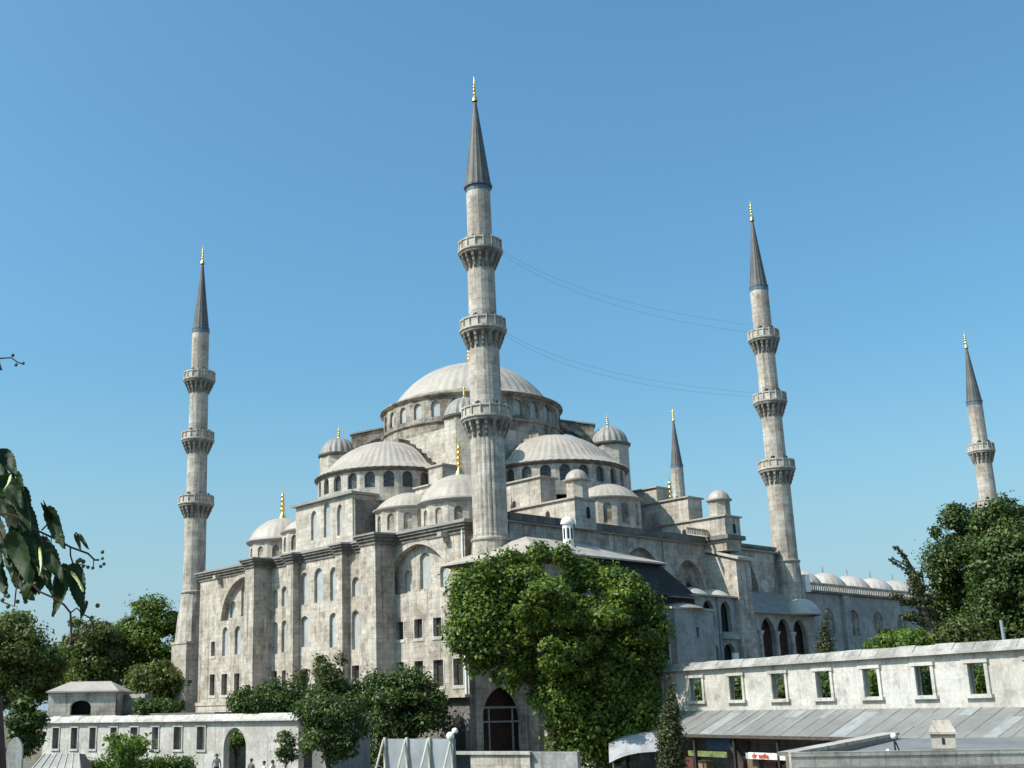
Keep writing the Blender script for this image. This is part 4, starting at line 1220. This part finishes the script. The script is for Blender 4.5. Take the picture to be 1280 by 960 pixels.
MB().box(-0.36, 0.36, -0.36, 0.36, zc - 0.7, zc + 0.12).build('base', M['brick'], chn)
MB().box(-0.38, 0.38, -0.38, 0.38, zc + 0.122, zc + 0.58).build('stack', M['stone_pale'], chn)
MB().box(-0.46, 0.46, -0.46, 0.46, zc + 0.582, zc + 0.66).hexa([(-0.42, -0.42, zc + 0.662), (0.42, -0.42, zc + 0.662), (0.42, 0.42, zc + 0.662), (-0.42, 0.42, zc + 0.662)], [(-0.24, -0.24, zc + 1.08), (0.24, -0.24, zc + 1.08), (0.24, 0.24, zc + 1.08), (-0.24, 0.24, zc + 1.08)]).build('cap', M['stone_pale'], chn)
MB().extrude(arched(0, 0.1, zc + 0.25, zc + 0.42, zc + 0.47, 3), (Vector((0, -0.38, 0)), VX, VZ, -VY), -0.02, 0.006).build('slot', M['dark'], chn)
for px, py, rr, lab in ((1117, 920, 0.1, 'white globe lamp on a short post on the lower right roof'), (1110, 938.5, 0.065, 'tiny cream bulb lamp on the parapet beside the larger globe')):
    q = at(px, py, 40.4)
    lo = empty('roof_lamp', (q.x, q.y, q.z))
    tag(lo, lab, 'lamp')
    MB().lathe(cap_profile(rr, -rr, 2 * rr, 10)[0:0] + [(max(0.003, rr * math.sin(math.pi * k / 10)), -rr * math.cos(math.pi * k / 10)) for k in range(11)], 16).build('globe', M['white_paint'], lo, 60)
    MB().tube([(0, 0, -rr), (0.0, 0, -0.55 if rr > 0.08 else -0.15)], 0.03).tube([(0.04, 0, -rr - 0.08), (0.16, 0, -0.55 if rr > 0.08 else -0.15)], 0.025).build('post', M['timber'], lo)

# pale post behind the right wall
q = at(1258, 800, 68)
po = MB().tube([(0, 0, ZG), (-0.15, 0, 4.6)], 0.09, 8)
tag(po.build('street_lamp_post', M['panel'], None, None, (q.x, q.y, 0)), 'thin pale post rising behind the white wall at far right', 'post')

# ------------------------------------------------------------------ vegetation
def leaf_cloud(clumps, count, size, flat=0.55, droop=0.0):
    """leaf-sized faces through the volume of the clumps; clumps: (centre, radii)"""
    C_ = np.array([c for c, r in clumps])
    Rr_ = np.array([r if hasattr(r, '__len__') else (r, r, r) for c, r in clumps], float)
    wgt = (Rr_[:, 0] * Rr_[:, 1] + Rr_[:, 0] * Rr_[:, 2]) ** 1.0
    idx = rng.choice(len(clumps), count, p=wgt / wgt.sum())
    d = rng.normal(size=(count, 3))
    d /= np.linalg.norm(d, axis=1)[:, None]
    rad = rng.random(count) ** 0.4
    rad *= 1 + 0.24 * np.abs(rng.normal(size=count)) * rng.choice([1, 1, -0.4], count)
    P = C_[idx] + d * Rr_[idx] * rad[:, None]
    nrm = d * 0.9 + rng.normal(size=(count, 3)) * flat + np.array([0, 0, 0.35])
    nrm /= np.linalg.norm(nrm, axis=1)[:, None]
    t = rng.normal(size=(count, 3))
    t[:, 2] -= droop
    t -= nrm * (t * nrm).sum(1)[:, None]
    t /= np.linalg.norm(t, axis=1)[:, None] + 1e-9
    b = np.cross(nrm, t)
    s = size * (0.6 + 0.8 * rng.random(count))[:, None]
    v = np.empty((count, 4, 3))
    v[:, 0] = P - t * s * 0.6
    v[:, 1] = P + b * s * 0.36 + nrm * s * 0.08
    v[:, 2] = P + t * s * 0.7
    v[:, 3] = P - b * s * 0.36 + nrm * s * 0.08
    return v.reshape(-1, 3)

def mesh_from_quads(name, verts, mat, parent):
    n = len(verts) // 4
    me = bpy.data.meshes.new(name)
    me.vertices.add(len(verts))
    me.vertices.foreach_set('co', verts.astype(np.float32).ravel())
    me.loops.add(4 * n)
    me.loops.foreach_set('vertex_index', np.arange(4 * n, dtype=np.int32))
    me.polygons.add(n)
    me.polygons.foreach_set('loop_start', np.arange(0, 4 * n, 4, dtype=np.int32))
    me.update(calc_edges=True)
    me.materials.append(mat)
    o = bpy.data.objects.new(name, me)
    COL.objects.link(o)
    o.parent = parent
    return o

def tree(name, px, Y, box, label, cat, mat, count, size, nclump=26, trunk_r=0.25, bark=None, group=None, ground=ZG, clr=0.3, depth=None, holes=0.0, extra=None):
    """px: trunk pixel column; box: crown extents in pixels (x0,y0,x1,y1) at distance Y"""
    x0, y0, x1, y1 = box
    base = at(px, 890, Y)
    a, b = at(x0, (y0 + y1) / 2, Y), at(x1, (y0 + y1) / 2, Y)
    zt_, zb2 = at((x0 + x1) / 2, y0, Y).z, at((x0 + x1) / 2, y1, Y).z
    wx, hz = (b.x - a.x) / 2, (zt_ - zb2) / 2
    cx_, cz_ = (a.x + b.x) / 2 - base.x, (zt_ + zb2) / 2
    dy = depth if depth else wx
    root = empty(name, (base.x, base.y, ground))
    tag(root, label, cat, group)
    cl = []
    for i in range(nclump):
        d = rng.normal(size=3)
        d /= np.linalg.norm(d)
        f = rng.random() ** 0.33
        r_ = clr * (0.65 + 0.7 * rng.random()) * min(wx, hz)
        c = np.array([cx_, 0, cz_ - ground]) + d * f * (np.array([wx, dy, hz]) - r_ * 0.9).clip(0.05)
        cl.append((c, (r_ * 1.15, r_ * 1.15, r_ * 0.72)))
    for i in range(int(nclump * 0.9)):                 # sprigs that break the outline
        d = rng.normal(size=3)
        d /= np.linalg.norm(d)
        c0, r0_ = cl[rng.integers(len(cl))]
        k_ = rng.uniform(0.3, 0.55)
        cl.append((c0 + d * np.array(r0_) * rng.uniform(0.8, 1.25), tuple(np.array(r0_) * k_)))
    if extra:
        for ex, ey, er in extra:
            q_ = at(ex, ey, Y)
            rr = er / FPX * Y
            cl.append((np.array([q_.x - base.x, rng.uniform(-0.5, 0.5) * dy * 0.4, q_.z - ground]), (rr, rr, rr)))
    mesh_from_quads('crown', leaf_cloud(cl, count, size), mat, root)
    tk = MB()
    top = Vector((cx_ * 0.7, 0, cz_ - ground + hz * 0.35))
    pts = [Vector((0, 0, -0.3)), Vector((cx_ * 0.05, 0.05, (cz_ - hz - ground) * 0.6)), Vector((cx_ * 0.3, 0.1, cz_ - ground - hz * 0.4)), top]
    tk.tube(pts, [trunk_r * 1.25, trunk_r, trunk_r * 0.75, trunk_r * 0.2], 9)
    tk.build('trunk', bark or M['bark'], root, 60)
    lb_ = MB()
    for i in range(min(10, len(cl))):
        c = Vector(cl[i][0])
        s = pts[2].lerp(pts[1], 0.3 + 0.07 * i)
        mid_ = s.lerp(c, 0.5) + Vector((0, 0, 0.15 * (c - s).length * 0.3))
        lb_.tube([s, mid_, c], [trunk_r * 0.42, trunk_r * 0.28, trunk_r * 0.08], 6)
    lb_.build('limbs', bark or M['bark'], root, 60)
    return root

tree('leafy_tree', 690, 84, (562, 694, 826, 872), 'largest bright green leafy tree standing before the pavilion at centre', 'tree', M['leaf_mid'], 140000, 0.23, 105, 0.4, clr=0.155, depth=5.8,
     extra=[(585, 735, 26), (610, 714, 20), (658, 708, 18), (725, 714, 20), (765, 728, 20), (792, 750, 20), (598, 770, 30), (570, 785, 16), (640, 702, 18), (672, 692, 13), (704, 694, 14), (740, 716, 18), (780, 738, 20), (808, 755, 16), (815, 770, 14), (580, 760, 20), (575, 800, 18), (596, 826, 16), (700, 870, 30), (760, 850, 30), (800, 830, 25), (795, 885, 26), (740, 900, 34), (705, 900, 24), (780, 915, 24), (725, 932, 22), (672, 872, 14), (705, 932, 22), (760, 935, 24), (805, 860, 22), (815, 820, 18), (820, 790, 16), (735, 870, 34), (700, 840, 34), (650, 826, 20), (622, 846, 10), (640, 858, 9), (615, 742, 28), (600, 800, 26), (628, 795, 28), (805, 792, 22), (772, 800, 28), (740, 782, 32), (670, 760, 34), (640, 735, 26)])
tree('small_tree', 497, 106.5, (440, 818, 560, 950), 'rounded dark green tree in front of the plinth between gate and billboard', 'tree', M['leaf_dark'], 34000, 0.24, 44, 0.18, clr=0.3, extra=[(452, 870, 18), (448, 920, 20), (465, 850, 14), (540, 870, 16), (552, 900, 16), (470, 945, 22), (510, 950, 22)])
tree('bushy_tree', 410, 88, (372, 822, 444, 906), 'reddish olive bushy tree beside the dark front pilaster', 'tree', M['leaf_olive'], 13000, 0.19, 26, 0.14, clr=0.34, extra=[(376, 846, 10), (446, 858, 10), (400, 826, 9), (425, 824, 8)])
tree('green_bush', 412, 76, (366, 858, 452, 965), 'mid green bush spilling over the grey corner wall', 'bush', M['leaf_dark'], 15000, 0.17, 22, 0.1, clr=0.36, extra=[(378, 888, 14), (395, 872, 16), (440, 880, 16), (452, 905, 16), (385, 935, 10)])
tree('wide_bush', 330, 97, (280, 846, 380, 908), 'wide dark bush showing above the right part of white garden wall', 'bush', M['leaf_dark'], 16000, 0.19, 26, 0.1, clr=0.42, extra=[(292, 876, 10), (305, 866, 9), (345, 858, 12), (368, 862, 16), (380, 875, 14), (360, 885, 14)])
tree('thin_shrub', 357, 76, (342, 908, 376, 962), 'thin grey olive shrub against the streaked white wall right of gateway', 'shrub', M['leaf_olive'], 1500, 0.16, 9, 0.05, clr=0.5)
tree('sapling', 150, 60, (118, 908, 200, 975), 'light green sapling in front of the barred windows of garden wall', 'sapling', M['leaf_light'], 1700, 0.17, 12, 0.06, clr=0.42)
tree('dark_bush', 30, 72, (4, 868, 58, 950), 'dark green bush over the white pillar at far left', 'bush', M['leaf_dark'], 6500, 0.22, 16, 0.1, clr=0.42)
tree('garden_bush', 205, 118, (158, 868, 234, 900), 'low ragged bush at the foot of the left minaret', 'bush', M['leaf_dark'], 5000, 0.24, 16, 0.1, clr=0.6)
tree('garden_tree', 296, 92, (268, 906, 322, 950), 'small tree seen through the arched gateway', 'tree', M['leaf_mid'], 3000, 0.22, 10, 0.12, clr=0.45)
bgt = 'background trees at the left'
tree('round_tree', 30, 150, (-45, 758, 82, 905), 'broad olive green tree at far left behind the dark bush', 'tree', M['leaf_far'], 36000, 0.36, 44, 0.5, group=bgt, clr=0.27)
tree('round_tree', 118, 160, (78, 764, 160, 895), 'smaller tree behind the kiosk between two larger trees', 'tree', M['leaf_far'], 20000, 0.36, 30, 0.4, group=bgt, clr=0.38)
tree('round_tree', 190, 166, (132, 736, 250, 900), 'tall green tree directly left of and behind the left minaret', 'tree', M['leaf_mid'], 34000, 0.36, 44, 0.5, group=bgt, clr=0.27)
tree('round_tree', 80, 175, (30, 792, 150, 900), 'low dark tree filling the gap above the kiosk roof', 'tree', M['leaf_far'], 24000, 0.34, 34, 0.4, group=bgt, clr=0.4)
tree('round_tree', 200, 150, (146, 818, 244, 900), 'low leafy tree at the foot of the taller green tree beside left minaret', 'tree', M['leaf_far'], 16000, 0.32, 28, 0.3, group=bgt, clr=0.34)
tree('tall_tree', 1215, 92, (1174, 640, 1268, 822), 'tall dark green tree with peaked top at right, before the shorter minaret', 'tree', M['leaf_dark'], 70000, 0.22, 70, 0.4, clr=0.27, extra=[(1190, 648, 16), (1196, 640, 12), (1172, 664, 8), (1222, 650, 16), (1184, 735, 16), (1186, 780, 18), (1172, 722, 14), (1168, 760, 16), (1162, 796, 16), (1205, 790, 26), (1240, 790, 26), (1180, 700, 26)])
tree('tall_tree', 1275, 86, (1215, 622, 1345, 822), 'broad tree cut by the right edge, taller than its peaked neighbour', 'tree', M['leaf_dark'], 80000, 0.22, 80, 0.4, clr=0.27, extra=[(1262, 632, 16), (1240, 640, 16), (1228, 652, 14), (1275, 790, 30), (1240, 770, 26), (1255, 740, 26)])
tree('feathery_bush', 1125, 76, (1078, 778, 1180, 830), 'light green feathery bush rising over the white wall near leaning trunk', 'bush', M['leaf_light'], 5500, 0.2, 16, 0.08, clr=0.45)
tree('feathery_bush', 1205, 74, (1170, 765, 1245, 830), 'olive green bush right of the leaning trunk above the white wall', 'bush', M['leaf_olive'], 5500, 0.2, 16, 0.08, clr=0.45)
gy = 'garden bushes behind the white wall'
for i, (xa, xb, mt, lab) in enumerate(((868, 905, 'leaf_dark', 'garden bush seen through the first window opening from left'), (905, 945, 'leaf_dark', 'garden bush seen through the second window opening from left'), (955, 1000, 'leaf_olive', 'garden bush seen through the third window opening from left'),
                          (1005, 1055, 'leaf_dark', 'garden bush seen through the fourth window opening'), (1070, 1120, 'leaf_mid', 'bright garden bush seen through the fifth window opening'), (1130, 1185, 'leaf_dark', 'garden bush seen through the sixth window opening'), (1195, 1250, 'leaf_mid', 'bright garden bush seen through rightmost window opening'))):
    Yw = 92 - 18 * (xa - 868) / 400
    tree('hedge_bush', (xa + xb) / 2, Yw, (xa - 16, 832 if i < 4 else 818, xb + 26, 900), lab, 'bush', M[mt], 6000, 0.22, 16, 0.1, group=gy, clr=0.5)

def cypress(px, Y, top_y, bot_y, wpx, label, mat, count):
    b, t_ = at(px, bot_y, Y), at(px, top_y, Y)
    root = empty('cypress', (b.x, b.y, ZG))
    tag(root, label, 'cypress')
    zt2, zb3 = t_.z - ZG, max(0.3, b.z - ZG)
    r_ = wpx / FPX * Y / 2
    cl = []
    for i in range(34):
        f = i / 33
        rad = r_ * (0.55 + 0.45 * math.sin(math.pi * min(1, f * 1.25 + 0.15))) * (1 if f < 0.6 else (1 - f) / 0.4 * 0.85 + 0.15)
        cl.append((np.array([rng.uniform(-.25, .25) * r_ + (t_.x - b.x) * f, rng.uniform(-.25, .25) * r_, zb3 + (zt2 - zb3) * f * 0.97]), (rad, rad, rad * 1.5)))
    v = leaf_cloud(cl, count, 0.12)
    mesh_from_quads('crown', v, mat, root)
    MB().tube([(0, 0, -0.2), (0, 0, zb3 + 1), ((t_.x - b.x) * .8, 0, zt2 * 0.8)], [0.16, 0.12, 0.03]).build('trunk', M['bark'], root)
    return root
cypress(838, 70, 838, 975, 30, 'slim dark cypress standing before the shaded end of white wall', M['leaf_cypress'], 14000)
cypress(1031, 92, 762, 850, 22, 'small pointed cypress behind the white wall near right minaret', M['leaf_cypress'], 7000)

# leaning conifer with bare curved leader
lc = at(1168, 806, 78)
con = empty('leaning_conifer', (lc.x, lc.y, ZG))
tag(con, 'leaning dark conifer trunk with thin drooping top, rising before the courtyard domes', 'tree')
pp = [at(x, y, 78) - Vector((lc.x, lc.y, ZG)) for x, y in ((1176, 860), (1168, 806), (1156, 770), (1147, 740), (1142, 715), (1133, 698), (1121, 683))]
pp[0].z = 0
MB().tube(pp, [0.42, 0.36, 0.3, 0.22, 0.13, 0.08, 0.03], 9).build('trunk', M['bark'], con, 60)
br2 = [at(x, y, 78) - Vector((lc.x, lc.y, ZG)) for x, y in ((1142, 718), (1133, 707), (1122, 701), (1114, 698))]
MB().tube(br2, [0.09, 0.07, 0.05, 0.02], 6).build('branch', M['bark'], con, 60)
cl = []
for a_, b_, k_, rr in ((pp[4], pp[6], 7, 0.16), (br2[0], br2[3], 6, 0.14), (pp[2], pp[4], 7, 0.4)):
    for i in range(k_):
        q_ = a_.lerp(b_, i / (k_ - 1))
        cl.append((np.array(q_) + np.array([rng.uniform(-1, 1) * rr, 0, -rr * 0.6]), (rr * 1.3, rr, rr)))
for ex, ey, er in ((1150, 735, 9), (1158, 750, 10), (1135, 752, 8), (1120, 745, 7), (1140, 770, 10), (1128, 790, 9), (1108, 790, 8)):
    q_ = at(ex, ey, 78) - Vector((lc.x, lc.y, ZG))
    cl.append((np.array(q_), (er / FPX * 78 * 1.2, 0.5, er / FPX * 78 * 0.6)))
mesh_from_quads('needles', leaf_cloud(cl, 4200, 0.15, droop=0.8), M['leaf_cypress'], con)

# clipped hedge at the lower left
h0, h1 = at(106, 946, 62), at(238, 943, 64)
hz_ = h0.z
hedge = empty('hedge', (h0.x, h0.y, ZG))
tag(hedge, 'clipped bright green hedge below the garden wall at lower left', 'hedge')
cl = []
for i in range(30):                                    # hedge body
    f = i / 29
    for k_ in range(3):
        cl.append((np.array([(h1.x - h0.x) * f, (h1.y - h0.y) * f + 0.4 * (k_ - 1), hz_ - ZG - 0.45 - 0.05 * rng.random()]), (0.35, 0.35, 0.42)))
        cl.append((np.array([(h1.x - h0.x) * f, (h1.y - h0.y) * f + 0.4 * (k_ - 1), hz_ - ZG - 1.3]), (0.35, 0.35, 0.6)))
mesh_from_quads('foliage', leaf_cloud(cl, 11000, 0.12), M['leaf_mid'], hedge)
hm = MB()
for i in range(8):
    f = i / 7
    hm.tube([((h1.x - h0.x) * f, (h1.y - h0.y) * f, -0.2), ((h1.x - h0.x) * f, (h1.y - h0.y) * f, 1.4)], 0.04)
hm.build('stems', M['bark'], hedge)

# trunks standing among the shops
for px, lab in ((922, 'pale forked tree trunk standing between two shop fronts under the roof'),):
    q = rw.location + Xr * 8.7 + Nr * 2.1
    tt = empty('forked_trunk', (q.x, q.y, ZG))
    tag(tt, lab, 'tree')
    MB().tube([(0, 0, -0.2), (0, 0, 1.5), (-0.5, 0.3, 2.7)], [0.36, 0.3, 0.2], 9).tube([(0, 0, 1.4), (0.55, 0.3, 2.75)], [0.26, 0.17], 9).build('trunk', plain('pale_bark', (0.07, 0.052, 0.042), 0.9, 0, 0.4, 5), tt, 60)

# ------------------------------------------------------------------ people by the gate
def person(px, py_head, Y, label, shirt, trousers, yaw, seed):
    q = at(px, py_head, Y)
    top = q.z - ZG
    s = 1.72
    root = empty('person', (q.x, q.y, ZG if top < 1.9 else q.z - s), yaw)
    root.location.z = q.z - s
    tag(root, label, 'person', 'people walking by the gate')
    me = bpy.data.meshes.new('body')
    V_ = [(0, 0, .93), (0, 0, 1.15), (0, 0, 1.38), (0, 0.0, 1.48), (0, -0.02, 1.60), (0, -0.01, 1.68),
          (.10, 0, .90), (.11, -.05, .50), (.11, 0.04, .09), (.12, -.12, .04), (-.10, 0, .90), (-.11, .06, .50), (-.11, .12, .10), (-.12, -.02, .04),
          (.19, 0, 1.38), (.26, .03, 1.12), (.27, -.06, .88), (.27, -.09, .78), (-.19, 0, 1.38), (-.26, .02, 1.12), (-.27, -.08, .88), (-.27, -.11, .78)]
    E_ = [(0, 1), (1, 2), (2, 3), (3, 4), (4, 5), (0, 6), (6, 7), (7, 8), (8, 9), (0, 10), (10, 11), (11, 12), (12, 13), (2, 14), (14, 15), (15, 16), (16, 17), (2, 18), (18, 19), (19, 20), (20, 21)]
    rad = [.15, .14, .16, .055, .095, .08, .10, .065, .045, .04, .10, .065, .045, .04, .065, .048, .036, .035, .065, .048, .036, .035]
    me.from_pydata(V_, E_, [])
    ob = bpy.data.objects.new('body', me)
    COL.objects.link(ob)
    md = ob.modifiers.new('skin', 'SKIN')
    for i, sv in enumerate(me.skin_vertices[0].data):
        sv.radius = (rad[i], rad[i] * (0.72 if i in (0, 1, 2) else 1.0))
        sv.use_root = i == 0
    sb = ob.modifiers.new('sub', 'SUBSURF')
    sb.levels = sb.render_levels = 2
    dg_ = bpy.context.evaluated_depsgraph_get()
    dg_.update()
    m2 = bpy.data.meshes.new_from_object(ob.evaluated_get(dg_))
    bpy.data.objects.remove(ob)
    m2.materials.clear()
    skin = plain('skin_tone', (0.36, 0.21, 0.14), 0.6, 0, 0.05)
    for mm in (shirt, trousers, skin):
        m2.materials.append(mm)
    for p_ in m2.polygons:
        c = p_.center
        p_.material_index = 1 if c.z < 0.97 and abs(c.x) < 0.22 else (2 if c.z > 1.45 or (abs(c.x) > 0.2 and c.z < 1.05) else 0)
        p_.use_smooth = True
    b = bpy.data.objects.new('body', m2)
    COL.objects.link(b)
    b.parent = root
    MB().lathe([(0.1, 1.60), (0.115, 1.66), (0.1, 1.735), (0.05, 1.77), (0.005, 1.775)], 14, (0, 0.015)).build('hair', plain('dark_hair', (0.025, 0.02, 0.017), 0.6), root, 60)
    return root
gm_ = lambda n_, c_: plain(n_, c_, 0.8, 0, 0.1)
person(271, 943, 78, 'person in a grey top standing left of the arched gateway', gm_('grey_shirt', (0.25, 0.25, 0.24)), gm_('black_trousers', (0.03, 0.03, 0.035)), 0.3, 1)
person(314, 949, 77, 'person in a dark grey top walking right of the arched gateway', gm_('dark_shirt', (0.09, 0.09, 0.095)), gm_('dark_trousers', (0.04, 0.04, 0.05)), -0.6, 2)
person(330, 952, 77, 'person in a cream top, middle of three walking along the white wall', gm_('cream_shirt', (0.62, 0.58, 0.5)), gm_('brown_trousers', (0.12, 0.09, 0.07)), -1.2, 3)
person(341, 951, 76, 'person in a bright white top farthest right along the streaked wall', gm_('white_shirt', (0.78, 0.80, 0.82)), gm_('blue_trousers', (0.05, 0.07, 0.14)), 1.0, 4)

# ------------------------------------------------------------------ near linden branch at upper left
leafm = M['near_leaf'] = foliage('near_linden_leaf', [(0.012, 0.024, 0.010), (0.017, 0.033, 0.012), (0.026, 0.048, 0.015), (0.042, 0.07, 0.02)], 0.12)
for nd in leafm.node_tree.nodes:
    if nd.type == 'BSDF_PRINCIPLED':
        nd.inputs['Roughness'].default_value = 0.58
        nd.inputs['Specular IOR Level'].default_value = 0.2
bractm = plain('pale_bract', (0.42, 0.46, 0.20), 0.6, 0, 0.15, 20)
D0 = 3.0
lin = empty('linden_tree', (-2.75, 6.3, ZG))
tag(lin, 'near linden tree reaching in from left edge with hanging leaves and round fruit', 'tree')
inv = Vector((-2.75, 6.3, ZG))
def lp_(x, y, Y=D0):
    return at(x, y, Y) - inv
trp = [at(-8, 1100, 6.0) - inv, at(-10, 960, 6.0) - inv, at(-14, 880, 6.0) - inv, at(-60, 780, 5.8) - inv, at(-160, 640, 5.0) - inv, at(-220, 500, 4.2) - inv]
trp.insert(0, Vector((trp[0].x - 0.05, trp[0].y, 0)))
MB().tube(trp, [0.13, 0.075, 0.07, 0.068, 0.06, 0.05, 0.035], 10).build('trunk', M['bark_red'], lin, 60)
tw = MB()
def twig(pts, r=0.003):
    tw.tube([lp_(x, y, D0 + (d_ if len(p_) > 2 else 0)) for p_ in pts for x, y, d_ in [(p_[0], p_[1], p_[2] if len(p_) > 2 else 0)]], r, 5)
tw.tube([trp[4], lp_(-120, 640, 3.5), lp_(-60, 640), lp_(-10, 640)], [0.03, 0.016, 0.01, 0.006], 7)
tw.tube([trp[6], lp_(-120, 460, 3.4), lp_(-40, 448), lp_(0, 448)], [0.02, 0.012, 0.007, 0.003], 6)
twig([(-10, 640), (20, 645), (46, 663), (72, 675), (88, 684), (110, 692), (118, 700), (124, 700)], 0.0028)
twig([(64, 648), (60, 655), (52, 663)], 0.0022)
twig([(88, 684), (88, 694), (91, 704), (92, 718)], 0.0022)
twig([(-10, 640), (5, 680), (25, 715), (50, 740), (66, 747), (80, 756), (88, 766), (89, 785), (89, 800), (86, 806)], 0.0028)
twig([(88, 766), (96, 760), (104, 768), (112, 772), (116, 780), (117, 790)], 0.002)
twig([(89, 800), (97, 797), (108, 790)], 0.002)
twig([(0, 448), (14, 447), (22, 453), (30, 455)], 0.002)
twig([(25, 715), (20, 738), (18, 758), (10, 755), (2, 752)], 0.002)
twig([(58, 668), (58, 676)], 0.0014); twig([(64, 671), (64, 686)], 0.0014); twig([(72, 675), (78, 670)], 0.0014); twig([(54, 668), (52, 676), (56, 682)], 0.0014)
twig([(117, 700), (117, 708)], 0.0014); twig([(92, 705), (104, 706), (111, 709)], 0.0014)
tw.build('twigs', M['bark_red'], lin, 60)

def near_leaf(bx, by, tx, ty, wpx, dy=0.0, roll_=0.0, curl=0.12, mat=None):
    """heart-shaped toothed leaf, folded along its midrib, from petiole (bx,by) to tip (tx,ty)"""
    b_, t_ = lp_(bx, by, D0 + dy), lp_(tx, ty, D0 + dy - 0.03)
    ax = t_ - b_
    L_ = ax.length
    ax.normalize()
    side_ = ax.cross(Vector((0, 1, 0))).normalized()
    nrm_ = side_.cross(ax)
    q_ = Matrix.Rotation(roll_, 3, ax)
    side_, nrm_ = q_ @ side_, q_ @ nrm_
    W_ = wpx / FPX * (D0 + dy) / 2
    ph = rng.uniform(0, 6)
    rows, nc = 22, 6
    vs_, fs = [], []
    for i in range(rows + 1):
        f = i / rows
        wd = (math.sin(math.pi * min(1, f ** 0.55)) ** 0.75) * (1.0 - 0.15 * f)
        wd = max(wd, 0.02) * (1 + (0.06 if i % 2 else -0.05))
        for j in range(-nc, nc + 1):
            g_ = j / nc
            back = -0.20 * L_ * abs(g_) * (1 - f) ** 2
            vein = 0.035 * math.sin(30 * (f - 0.35 * abs(g_)))
            z_ = W_ * (-0.42 * abs(g_) ** 1.2 + 0.10 * math.sin(7 * f + 3 * g_ + ph) + vein) - curl * L_ * (f - 0.35) ** 2 * 2
            vs_.append(b_ + ax * (L_ * f + back) + side_ * (W_ * wd * g_) + nrm_ * z_)
    n_ = 2 * nc + 1
    for i in range(rows):
        for j in range(n_ - 1):
            fs.append((i * n_ + j, i * n_ + j + 1, (i + 1) * n_ + j + 1, (i + 1) * n_ + j))
    return MB().quadmesh(vs_, fs).build('leaf', mat or leafm, lin, 60)

for a in ((-8, 562, 12, 602, 30, 0.05, 0.5), (4, 570, 20, 600, 22, 0.02, -0.6), (8, 604, 30, 642, 26, 0.0, -0.35), (22, 612, 47, 664, 26, 0.0, 0.5), (-10, 612, 16, 650, 30, 0.08, 0.3),
          (-6, 636, 14, 676, 30, 0.1, 0.8), (14, 640, 34, 688, 24, 0.12, 0.6), (30, 640, 48, 684, 22, 0.1, -0.7), (66, 643, 88, 686, 27, 0.0, 0.6), (22, 676, 46, 728, 34, -0.06, 0.5), (34, 684, 60, 728, 24, -0.02, -0.9),
          (56, 690, 76, 732, 26, -0.02, -0.6), (68, 692, 90, 732, 22, 0.0, 0.9), (84, 722, 70, 774, 22, 0.02, 0.35), (78, 712, 62, 744, 18, 0.06, -0.8), (92, 716, 101, 768, 24, 0.0, -0.5), (98, 722, 109, 752, 14, 0.0, 1.0),
          (107, 756, 103, 776, 11, 0, 0.3), (97, 670, 104, 690, 9, 0, 0.6), (38, 718, 36, 754, 22, 0.04, 0.5), (28, 716, 44, 748, 18, 0.06, -0.7), (-12, 655, 6, 700, 28, 0.05, -0.5), (8, 670, 18, 706, 20, 0.06, 0.9), (12, 690, 22, 724, 20, 0.06, 0.7),
          (62, 646, 49, 628, 8, 0, 0.6), (62, 650, 57, 624, 8, 0, -0.6), (-8, 444, 6, 464, 14, 0.0, 0.5), (100, 672, 110, 690, 8, 0.02, -0.9), (-14, 584, 8, 628, 28, 0.1, -0.3), (60, 720, 78, 758, 18, 0.06, 0.9), (44, 676, 60, 712, 20, 0.08, 0.4), (2, 592, 16, 622, 18, 0.06, -1.0)):
    near_leaf(*a)
for _ in range(16):
    x_, y_ = rng.uniform(-14, 34), rng.uniform(596, 716)
    near_leaf(x_, y_, x_ + rng.uniform(2, 22), y_ + rng.uniform(34, 50), rng.uniform(22, 34), rng.uniform(0.12, 0.4), rng.uniform(-0.9, 0.9))
for _ in range(12):
    x_, y_ = rng.uniform(26, 78), rng.uniform(672, 722)
    near_leaf(x_, y_, x_ + rng.uniform(-6, 18), y_ + rng.uniform(26, 42), rng.uniform(16, 26), rng.uniform(0.02, 0.25), rng.uniform(-1.0, 1.0))
near_leaf(14, 598, 7, 616, 8, -0.03, 0.8, mat=bractm)
near_leaf(94, 718, 108, 738, 10, -0.03, 1.0, mat=bractm)
near_leaf(52, 690, 54, 720, 9, -0.09, 0.9, mat=bractm)
fruitm = plain('linden_fruit', (0.07, 0.09, 0.035), 0.6, 0, 0.2, 40)
for x, y in ((77, 670), (79, 671), (71, 677), (56, 683), (64, 688), (73, 674), (97, 702), (104, 708), (110, 709), (116, 710), (104, 702), (128, 690), (128, 698), (126, 708), (130, 705), (100, 700), (8, 735), (5, 740), (10, 745), (22, 752), (26, 740), (10, 758), (30, 728), (38, 722), (32, 752), (3, 750), (44, 730), (115, 772), (118, 790), (108, 790), (104, 796), (112, 784), (122, 757), (16, 444), (20, 456), (29, 454), (90, 808), (80, 796), (84, 800)):
    c_ = lp_(x, y, D0 + random.uniform(-0.02, 0.02))
    r_ = random.uniform(0.0042, 0.0062)
    MB().lathe([(max(1e-4, r_ * math.sin(math.pi * k / 6)), c_.z - r_ * math.cos(math.pi * k / 6)) for k in range(7)], 10, (c_.x, c_.y)).build('fruit', fruitm, lin, 60)

bpy.context.view_layer.update()
